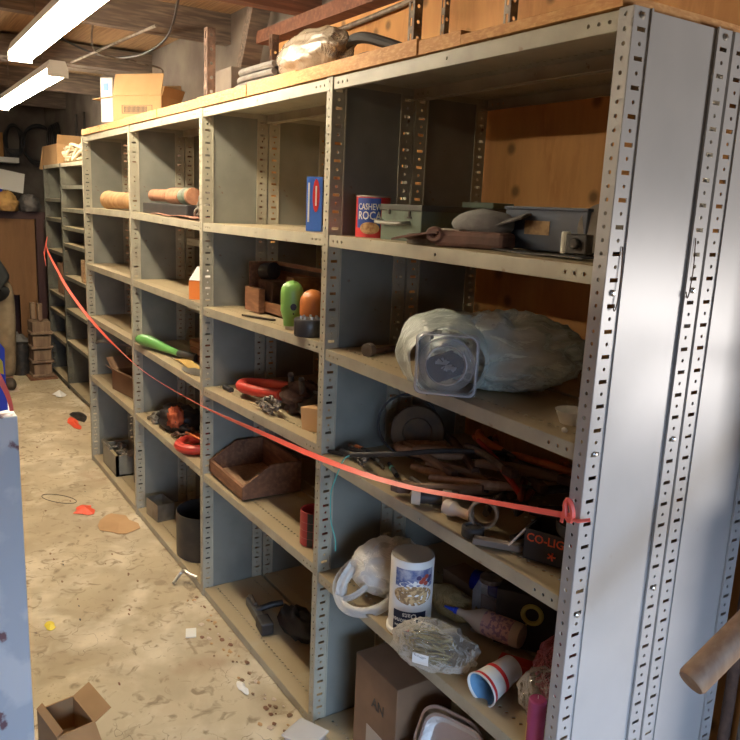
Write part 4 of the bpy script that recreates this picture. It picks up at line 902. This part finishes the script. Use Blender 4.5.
# wooden bin
t = thing('wooden_bin', 'brown open-front wooden parts bin on fourth shelf of second bay', 'wooden bin', (-2.16,.022,.628), -1.2)
wB, dB, th = .395, .27, .013
def side(x): return MB().prism([(0,.0),(dB,0),(dB,.135),(.13,.135),(.0,.055)], x, x+th, Matrix(((0,0,1,0),(1,0,0,0),(0,1,0,0),(0,0,0,1))))
side(0).build('side_board', DKWOOD, t, bevel=.0015); side(wB-th).build('side_board', DKWOOD, t, bevel=.0015)
MB().box(th,wB-th,0,.016,0,.055).build('front_board', DKWOOD, t, bevel=.0015); MB().box(th,wB-th,dB-th,dB,0,.135).build('back_board', DKWOOD, t, bevel=.0015)
MB().box(th,wB-th,.016,dB-th,.0,.010).build('bottom_board', TANWOOD, t)
t = thing('red_coil_can', 'red cylindrical can with dark stripe, top open, by divider post', 'can', (-1.275,.085,.6305), 30)
MB().lathe([(.050,0),(.052,.002),(.052,.128),(.050,.130),(.047,.128),(.046,.02),(0,.02)], 32).build('can_body', pm('dull_red', (.36,.035,.03), .5), t, smooth=True)
cpatch(.0525, 2, 26, .002, .128, n=6).build('dark_stripe', DARK, t)
m_ = MB()
for z in (.03,.06,.09): m_.openlathe([(.0523,z),(.0530,z+.001),(.0523,z+.002)], 32)
m_.build('ridges', pm('pale_red', (.45,.12,.10), .5), t, smooth=True)
# bottom: black clamp
t = thing('bench_clamp', 'black bench clamp lying on the bottom shelf of second bay', 'clamp', (-1.80,.11,.044), -8)
MB().box(-.14,.06,-.018,.018,0,.040).build('bar', pm('mid_grey_metal', (.12,.12,.12), .4, .4), t, bevel=.006)
MB().box(.05,.14,-.028,.028,0,.055).build('jaw', BLACK, t, bevel=.008); MB().tube([(-.02,.0,.035),(-.0,.06,.06),(.0,.11,.06)], .014, 10).build('handle', BLACK, t, smooth=True)
MB().tube([(-.14,0,.04),(-.11,0,.055),(-.05,0,.045)], .009, 8).build('lever', GREYR, t, smooth=True)
tag(blob(None,.12,.06,.05,.25,2,91,14,20,c=(0,0,.04)).build('dark_cloth', BLACK, loc=(-1.63,.22,.044), smooth=True, ang=180), 'black cloth heap behind the bench clamp', 'cloth')

# ================================================================== items: third bay
t = thing('rusty_pipe', 'rust-brown pipe with collar lying along top shelf of third bay', 'pipe', (-2.86,.06,1.752), 0)
MB().lathe([(.028,-.33),(.031,-.325),(.031,-.06),(.036,-.055),(.036,-.035),(.031,-.03),(.031,-.02),(.040,-.012),(.040,.16),(.036,.165),(.036,.215),(.040,.22),(.040,.30),(.030,.302)], 20, T(.0,.04,.098) @ RY(90)).build('pipe_body', pm('light_rust', (.42,.20,.11), .8, 0, (.30,.14,.08), 20, bump=.3), t, smooth=True)
MB().lathe([(.0385,.17),(.0405,.19),(.0405,.27),(.038,.28)], 20, T(.0,.04,.098) @ RY(90)).build('grey_band', OLIVE, t, smooth=True)
tag(MB().prism([(-.36,.0),(.34,0),(.34,.058),(-.36,.058)], -.07, .07, T(-2.86,.12,1.752) @ RX(90)).build('black_case', BLACK, bevel=.006), 'flat black case under the rusty pipe', 'case')
tag(MB().prism([(0,0),(.46,.0),(.46,.13)], 0, .006, T(-2.74,.235,1.84) @ RX(90)).build('dark_sheet', GREYR), 'dark triangular metal sheet standing behind the rusty pipe', 'sheet')
tag(MB().box(-2.70,-2.32,.20,.27,1.752,1.88).build('channel_bar', GREYR, bevel=.002), 'grey slotted metal bar behind the rusty pipe', 'bar')
tag(chain([(-2.40,.05,1.765),(-2.36,.06,1.83),(-2.34,.07,1.88),(-2.32,.06,1.82),(-2.30,.05,1.77),(-2.38,.07,1.77),(-2.34,.05,1.80)], .020, .006).build('pale_chain', TIN, smooth=True), 'bunched pale chain at right end of top shelf, third bay', 'chain')
tag(MB().grid(lambda u, v: (-2.98+.64*u, .02+.16*v, 1.7525+.005+.003*sin(u*11+v*4)), 24, 5).build('red_cloth', pm('faded_red_cloth', (.34,.16,.11), .9), solid=.003), 'faded red cloth flat under the chain and black case', 'cloth')
t = thing('orange_white_carton', 'torn white and orange carton beside the post of third bay', 'carton', (-2.335,.035,1.392), 55)
MB().box(-.04,.06,0,.07,0,.085).build('carton_body', WHITEP, t, bevel=.002); MB().box(-.041,-.039,0,.07,0,.085).box(-.04,.01,-.0015,0,0,.085).build('orange_panel', pm('orange_card', (.80,.24,.05), .6), t)
flap(MB(), (-.04,.0,.085), (.06,.0,.085), (.03,.03,.06)).build('torn_flap', WHITEP, t); flap(MB(), (-.04,.07,.085), (.06,.07,.085), (.05,.0,.04)).build('torn_flap', CREAM, t)
tag(blob(None,.07,.05,.035,.2,2,95,12,18,c=(0,0,.03)).build('dark_lump', RUST, loc=(-2.52,.12,1.392), smooth=True, ang=180), 'brown lump behind the torn orange carton', 'lump')
t = thing('plastic_trowel', 'green plastic trowel-shaped tool with black grip on third bay', 'tool', (-2.95,.045,1.036), 12)
MB().tube(smoothpath([(-.24,0,.035),(-.12,0,.042),(.05,0,.032),(.20,.0,.026)]), [.010,.022,.027,.030,.031,.032,.032,.031,.030,.028,.026,.024,.022,.021,.020,.019,.018,.017,.016], 12).build('green_body', pm('mid_green', (.12,.34,.09), .35), t, smooth=True)
MB().tube([(.20,0,.026),(.34,.02,.024)], [.018,.022], 12).build('black_grip', BLACK, t, smooth=True)
for i in range(3):
    tag(MB().box(-.14,.14,-.07,.07,0,.035, T(-2.60+.01*i,.205,1.034+.037*i) @ RZ(4*i-4)).build('leather_slab', DKWOOD, bevel=.008), 'dark brown slab in the stack at back, %s' % ['bottom of three','middle of three','top of three'][i], 'slab', 'brown slabs stacked on third bay')
tag(MB().prism([(.11*cos(2*pi*k/20),.04*sin(2*pi*k/20)) for k in range(20)], 0, .004, T(-2.45,.050,1.032)).build('oval_plate', TIN), 'oval grey plate at shelf front below the green tool', 'plate')
tag(MB().grid(lambda u, v: (-2.72+.26*u, .05+.06*v, 1.033+.006*sin(u*5)+.006), 8, 3).build('yellow_cloth', pm('mustard_cloth', (.50,.33,.10), .9), solid=.003), 'mustard cloth strip beside the oval grey plate', 'cloth')
# shackles and straps
def shackle(loc, rz, label, mat, k=1.0):
    t = thing('bow_shackle', label, 'shackle', loc, rz)
    MB().tube([Vector(p)*k for p in smoothpath([(-.055,.09,.0),(-.05,.05,0),(-.075,-.01,0),(-.05,-.07,0),(.0,-.09,0),(.05,-.07,0),(.075,-.01,0),(.05,.05,0),(.055,.09,0)])], .019*k, 10).build('bow', mat, t, smooth=True)
    MB().tube([(-.10*k,.075*k,0),(.10*k,.075*k,0)], .018*k, 12).build('pin', GREYR, t, smooth=True); return t
shackle((-2.50,.115,.650), 20, 'worn red bow shackle with grey pin at shelf front, third bay', RED, 1.3)
shackle((-2.33,.20,.660), -50, 'darker red bow shackle lying behind the front one', DRED, .9)
tag(MB().tube(smoothpath([(-2.60,.09,.66),(-2.55,.05,.70),(-2.45,.05,.712),(-2.33,.09,.70)]), .006, 6).build('orange_rope', ORANGEC, smooth=True), 'orange cord draped over the red shackles', 'cord')
tag(blob(None,.16,.09,.06,.32,2.3,101,18,26,c=(0,0,.05)).build('black_strap_heap', BLACK, loc=(-2.90,.14,.622), smooth=True, ang=180), 'heap of black webbing at left of fourth shelf, third bay', 'webbing')
tag(blob(None,.05,.035,.05,.45,3.5,104,18,26,c=(0,0,.045)).build('red_strap_bundle', pm('dark_orange_webbing', (.42,.09,.03), .8), loc=(-2.80,.08,.66), smooth=True, ang=180), 'orange-red strap bundle on the black webbing', 'strap')
tag(chain([(-3.12,.04,.635),(-3.05,.05,.66),(-2.99,.05,.64),(-3.03,.08,.67),(-3.10,.07,.65),(-3.0,.035,.635)], .026, .009).build('steel_links', TIN, smooth=True), 'pale steel links at left end of fourth shelf, third bay', 'chain')
tag(chain([(-2.75,.05,.635),(-2.65,.06,.66),(-2.58,.10,.65),(-2.68,.13,.67),(-2.78,.12,.66),(-2.6,.16,.66),(-2.5,.17,.65)], .020, .007).build('dark_chain', RUST, smooth=True), 'dark rusty chain heaped between webbing and shackles', 'chain')
tag(MB().box(-2.70,-2.28,.20,.29,.622,.70).build('rusty_block', RUST, bevel=.008), 'rusty block at the back behind the shackles', 'block')
t = can('black_bucket', 'low black bucket on the bottom shelf of third bay', 'bucket', (-2.555,.155,.042), .15, .235, BLACK, n=36)
tag(MB().box(-.08,.08,-.05,.05,0,.004).box(-.08,.08,-.05,-.047,0,.10).box(-.08,.08,.047,.05,0,.10).box(-.08,-.077,-.05,.05,0,.10).box(.077,.08,-.05,.05,0,.10).build('metal_tray', TIN, loc=(-3.10,.085,.042), rot=(0,0,R(6))), 'small open grey metal tray left of the black bucket', 'tray')
tag(MB().tube(smoothpath([(-2.28,.005,.050),(-2.32,-.02,.056),(-2.36,-.028,.056),(-2.375,-.045,.04),(-2.345,-.09,.012)]), .0085, 8).build('bent_rod', STEEL, smooth=True), 'bright bent steel rod hanging off bottom shelf', 'rod')

# ================================================================== items: fourth bay
def roll(cx, y, z, L, r, label, m):
    mb = MB(); mb.openlathe([(r*.8,-L/2),(r*1.12,-L*.46),(r,-L*.3),(r*.95,0),(r*.9,L*.3),(r*.85,L/2)], 20, T(cx, y, z+r) @ RY(90))
    mb.openlathe([(r*.76,-L/2),(r*.8,-L*.3),(r*.7,L/2)], 20, T(cx, y, z+r) @ RY(90))
    return tag(mb.build('paper_roll', m, smooth=True), label, 'paper roll')
roll(-3.75, .08, 1.760, .62, .052, 'crumpled brown paper roll on top shelf of the fourth bay', KRAFT)
t = open_box('open_cardboard_box', 'brown cardboard scrap box on the fourth shelf of the fourth bay', (-3.68,.06,.628), 8, .42, .18, .13, CARDD, [('f', (0,-.04,.03)), ('l', (-.09,0,.06))])
t = thing('grey_tray', 'grey tray of chain on bottom shelf of the fourth bay', 'tray', (-4.02,.05,.042), 0)
MB().box(-.17,.17,-.02,.0,0,.14).box(-.17,.17,.15,.17,0,.14).box(-.17,-.16,-.02,.17,0,.14).box(.16,.17,-.02,.17,0,.14).box(-.17,.17,-.02,.17,0,.01).build('tray_body', PAINT, t)
MB().tube([(-.20,-.012,.145),(.02,-.012,.145)], .012, 8).build('rolled_rim', TIN, t, smooth=True)
tag(chain([(-4.12,.08,.16),(-4.0,.12,.20),(-3.9,.08,.18),(-3.8,.13,.21),(-4.0,.06,.17)], .026, .009).build('tray_chain', TIN, smooth=True), 'grey chain piled in the tray of fourth bay', 'chain')
tag(MB().box(-3.70,-3.32,.10,.28,.042,.30).build('black_case', BLACK, bevel=.01), 'black case on bottom shelf right of the grey tray', 'case')
tag(MB().tube(smoothpath([(-4.28,.03,.86),(-4.1,.02,.90),(-3.95,.06,.91),(-3.8,.2,.90)]), .010, 6).build('grey_hose', GREYCLOTH, smooth=True), 'grey hose strip poking from the fourth bay above brown scrap box', 'hose')

# ================================================================== ribbon
rp = smoothpath([(-5.63,.27,1.50),(-5.63,-.02,1.471),(-5.16,-.02,1.235),(-4.55,-.02,1.09),(-3.959,-.02,1.0),(-3.4,-.02,.945),(-2.904,-.02,.922),(-2.163,-.02,.943),(-1.55,-.02,.99),(-.997,-.02,1.039),(-.612,-.02,1.093),(-.285,-.02,1.166),(-.012,-.012,1.226)], 8)
rp = rp[8:]
vs = []; n = len(rp)
for i, p in enumerate(rp):
    tt = (rp[min(i+1,n-1)]-rp[max(i-1,0)]).normalized(); a = sin(i*.11)*.9; up = tt.cross(Vector((0,1,0))).normalized(); wd = .0055+.0035*abs(sin(i*.07+.6))
    s_ = (up*cos(a)+Vector((0,1,0))*sin(a))*wd; vs += [p-s_, p+s_]
rb = thing('pink_ribbon', 'fluorescent pink ribbon strung along the front of all shelving bays', 'ribbon', (0,0,0))
MB().add(vs, [(2*i, 2*i+1, 2*i+3, 2*i+2) for i in range(n-1)]).build('streamer', RIBBON, rb, solid=.0012)
MB().torus((0,0,0), .010, .022, .006, T(-.02,-.012,1.236) @ RX(90) @ RZ(15), 14, 6).tube([(-.02,-.014,1.222),(.006,-.012,1.222),(.022,.006,1.228)], .004, 6).prism([(-.014,0),(-.006,0),(-.002,.034),(-.008,.036)], -.001, .001, T(-.024,-.016,1.205) @ RX(90)).build('knot', RIBBON, rb, smooth=True)
MB().add([( -5.63,-.02,1.49),(-5.60,-.02,1.50),(-5.70,-.03,1.33),(-5.74,-.03,1.36),(-5.66,-.03,1.26)], [(0,1,2,3),(3,2,4)]).build('tail', RIBBON, rb, solid=.003)

# ================================================================== left foreground cabinet
t = thing('blue_cabinet', 'pale blue painted metal cabinet cropped at lower left', 'cabinet', (-1.5,-1.62,0), 0)
MB().box(-.45,0,0,.768,0,1.155).build('cabinet_body', SKYBLUE, t, bevel=.004)
MB().box(-.45,.004,-.01,.760,1.145,1.165).build('top_trim', DARK, t) if False else None
t = thing('slotted_post', 'black slotted metal post above the pale blue cabinet', 'post', (-1.56,-.925,1.162), 0)
mb = MB()
for k in range(12): mb.perf((0,-.03,.03*k), (0,1,0), (0,0,1), .04, .03, 'o', .004)
mb.build('slotted_face', BLACK, t, solid=.002)
tag(MB().prism([(0,0),(.022,0),(.016,.22),(0,.30)], 0, .01, T(-1.565,-.915,1.165) @ RX(90) @ RY(0)).build('blue_plastic_sheet', BLUEP, rot=(0,0,0)), 'royal blue plastic sheet sliver behind the black post', 'plastic sheet') if False else None
bs = tag(MB().add([(-1.55,-.912,1.16),(-1.55,-.872,1.165),(-1.55,-.874,1.30),(-1.55,-.872,1.36),(-1.55,-.912,1.42)], [(0,1,2,3,4)]).build('blue_plastic_sheet', BLUEP, solid=.004), 'royal blue plastic sheet standing on the pale blue cabinet', 'plastic sheet')
MB().add([(-1.545,-.905,1.29),(-1.545,-.878,1.28),(-1.545,-.880,1.32),(-1.545,-.905,1.36)], [(0,1,2,3)]).build('yellow_tag', YELLOW, bs, solid=.002)
tag(MB().grid(lambda u, v: (-1.525+.004*sin(u*5), -.905+.035*sin(u*1.45)+.012*v, 1.275-.11*u+.02*(1-u)*v), 10, 2).build('pink_ribbon', RIBBON, solid=.0015), 'short pink ribbon tail hanging over the blue cabinet edge', 'ribbon')
tag(MB().box(-.02,.02,-.02,.03,0,.12).build('blue_clamp', BLUEP, loc=(-1.93,-.855,.44)), 'small blue plastic piece on the cabinet side', 'plastic piece') if False else None
# cardboard box on the floor at lower left
t = open_box('open_cardboard_box', 'small open cardboard box on the floor beside the blue cabinet', (-1.415,-.825,0), 10, .18, .125, .12, CARDL, [('b', (0,.055,.03)), ('r', (.06,0,-.05)), ('f', (0,.02,.015))])

# ================================================================== floor litter
def scrap(name, label, cat, x, y, w, d, m, seed, h=.008, z=0):
    pts = [(w*(1+.35*noise.noise(Vector((cos(a)*1.5, sin(a)*1.5, seed))))*cos(a), d*(1+.6*noise.noise(Vector((cos(a)*2, sin(a)*2, seed+5))))*sin(a)) for a in [2*pi*k/14 for k in range(14)]]
    mb = MB(); vs = [(0,0,h)]+[(p[0], p[1], .002+h*.5*abs(noise.noise(Vector((p[0]*20,p[1]*20,seed))))) for p in pts]
    mb.add(vs, [(0,1+k,1+(k+1)%14) for k in range(14)]); return tag(mb.build(name, m, loc=(x, y, z+.001), solid=.0015), label, cat)
scrap('brown_paper', 'flat brown paper scrap on the floor before the grey tray', 'paper', -3.18,-.13,.16,.10,CARD,1)
scrap('orange_scrap', 'orange-red plastic scrap on the floor beside brown paper', 'scrap', -3.47,-.25,.085,.055,RTAPE,2,.02)
scrap('orange_strip', 'orange-red strip on the floor near the far end of tall bays', 'scrap', -5.35,.08,.20,.035,RTAPE,3,.02)
scrap('black_coil_scrap', 'flattened dark wire coil on the floor behind the orange strip', 'wire', -5.55,.16,.16,.06,DARK,4,.02)
scrap('white_paper_scrap', 'crumpled white paper on the floor by the low far shelving', 'paper', -6.36,.16,.11,.05,WHITEP,5,.05)
scrap('pale_card', 'pale flat card on the floor at far left', 'card', -6.75,-.18,.16,.06,CREAM,6,.004)
t = tag(MB().box(-.035,.035,-.022,.022,0,.004).build('white_card', WHITE, loc=(-1.90,-.16,.001), rot=(0,0,R(-20))), 'small white card on the floor in front of the second bay', 'card')
scrap('yellow_scrap', 'yellow and black plastic scrap on the floor beside the cabinet', 'scrap', -2.24,-.67,.045,.018,YELLOW,8,.012)
scrap('white_tag_scrap', 'crumpled pale wrapper near second bay bottom shelf', 'wrapper', -1.44,-.12,.045,.016,WHITEP,9,.014)
tag(MB().torus((0,0,.004), .13, .05, .0018, T(-3.72,-.35,.0) @ RZ(35), 24, 5).build('thin_wire_loop', DARK), 'thin dark wire loop on the floor near orange scrap', 'wire')
for i in range(70):
    x = random.uniform(-2.2,-1.02); y = -.03-abs(random.gauss(0,.05)); s = random.uniform(.004,.014)
    o = scrap('leaf_fragment', 'tiny dry leaf fragment on floor along the second bay', 'leaf', x, y, s, s*.7, [CARDD, CARD, DKWOOD, CREAM][i % 4], i+20, .004); o['group'] = 'dry fragments along the shelf foot'
for i in range(40):
    x = random.uniform(-5.5,-1.3); y = random.uniform(-.8,-.15); s = random.uniform(.003,.009)
    o = scrap('floor_crumb', 'tiny dark crumb scattered on the open concrete aisle', 'crumb', x, y, s*1.6, s*.6, [CARDD, DKWOOD, DARK][i % 3], i+120, .003); o['group'] = 'crumbs on the aisle floor'

# ================================================================== right edge
p0 = Vector((.325,-.065,1.065)); 
from mathutils import Quaternion
CAM = Vector((1.0006, -1.1832, 1.8312))
MR = Matrix(((0.5369,-0.1973,0.8202),(0.8425,0.0756,-0.5333),(0.0432,0.9774,0.2069)))
pole0, pole1 = Vector((.330,-.066,1.062)), Vector((.412,.635,1.52))
t = thing('wooden_pole', 'round wooden pole jutting in at lower right', 'pole', tuple(pole0))
MB().tube([Vector((0,0,0))-(pole1-pole0).normalized()*.0, (pole1-pole0).normalized()*.006, pole1-pole0], [.023,.026,.026], 28).build('pole_shaft', TANWOOD, t, smooth=True, ang=50)
MB().tube([Vector((.13,.655,1.50))-pole0, Vector((.30,.655,1.49))-pole0, pole1-pole0+Vector((0,.0,-.03)), pole1-pole0+Vector((0,0,.0))], .008, 8).build('wall_bracket', RUST, t)
tag(MB().tube([(.030,.622,0),(.030,.622,2.0)], .015, 12).build('rusty_pipe', RUST, smooth=True), 'thick rusty vertical pipe right of the rear end panel', 'pipe')
tag(MB().tube([(.072,.625,0),(.072,.625,2.0)], .009, 10).build('rusty_pipe', GREYR, smooth=True), 'thinner grey vertical pipe beside the rusty one', 'pipe')
tag(MB().box(.085,.22,.640,.656,0,1.15).build('red_brown_board', pm('red_brown_paint', (.28,.05,.025), .5, 0, (.18,.035,.02), 8)), 'red-brown painted board leaning on the wall at right edge', 'board')
tag(MB().box(.14,.40,.50,.61,0,.52).build('blue_crate', pm('deep_blue_plastic', (.03,.09,.28), .5), bevel=.01), 'blue crate at the bottom right edge', 'crate')

# ================================================================== camera, light, colour
cam = bpy.data.cameras.new('camera'); co = bpy.data.objects.new('camera', cam); COL.objects.link(co)
co.matrix_world = Matrix.Translation(CAM) @ MR.to_4x4()
cam.sensor_width = 36; cam.lens = 36*763.59/740; cam.clip_start = .05; S.camera = co
w = bpy.data.worlds.new('world'); S.world = w; w.use_nodes = True
bg = w.node_tree.nodes['Background']; bg.inputs[0].default_value = (.55,.72,1,1); bg.inputs[1].default_value = .05
def area(name, loc, rot, sx, sy, power, c, spread=180):
    l = bpy.data.lights.new(name, 'AREA'); l.shape = 'RECTANGLE'; l.size = sx; l.size_y = sy; l.energy = power; l.color = c; l.spread = R(spread)
    o = bpy.data.objects.new(name, l); COL.objects.link(o); o.location = loc; o.rotation_euler = rot; return o
# daylight through the doorway behind the photographer
d = Vector((-1, .28, -.38)).to_track_quat('-Z', 'Y').to_euler()
area('doorway_daylight', (3.2, -1.1, 1.42), Vector((-1, .22, -.36)).to_track_quat('-Z', 'Y').to_euler(), 1.8, .9, 14, (.52,.70,1.0), 52)
area('side_window_daylight', (2.0, 2.5, 1.15), Vector((-1, -.75, -.05)).to_track_quat('-Z', 'Y').to_euler(), 1.1, .75, 62, (1.0,.94,.90), 160)
vs_ = S.view_settings; vs_.view_transform = 'Standard'; vs_.look = 'None'; vs_.gamma = 1; vs_.exposure = 0.12; vs_.use_curve_mapping = False
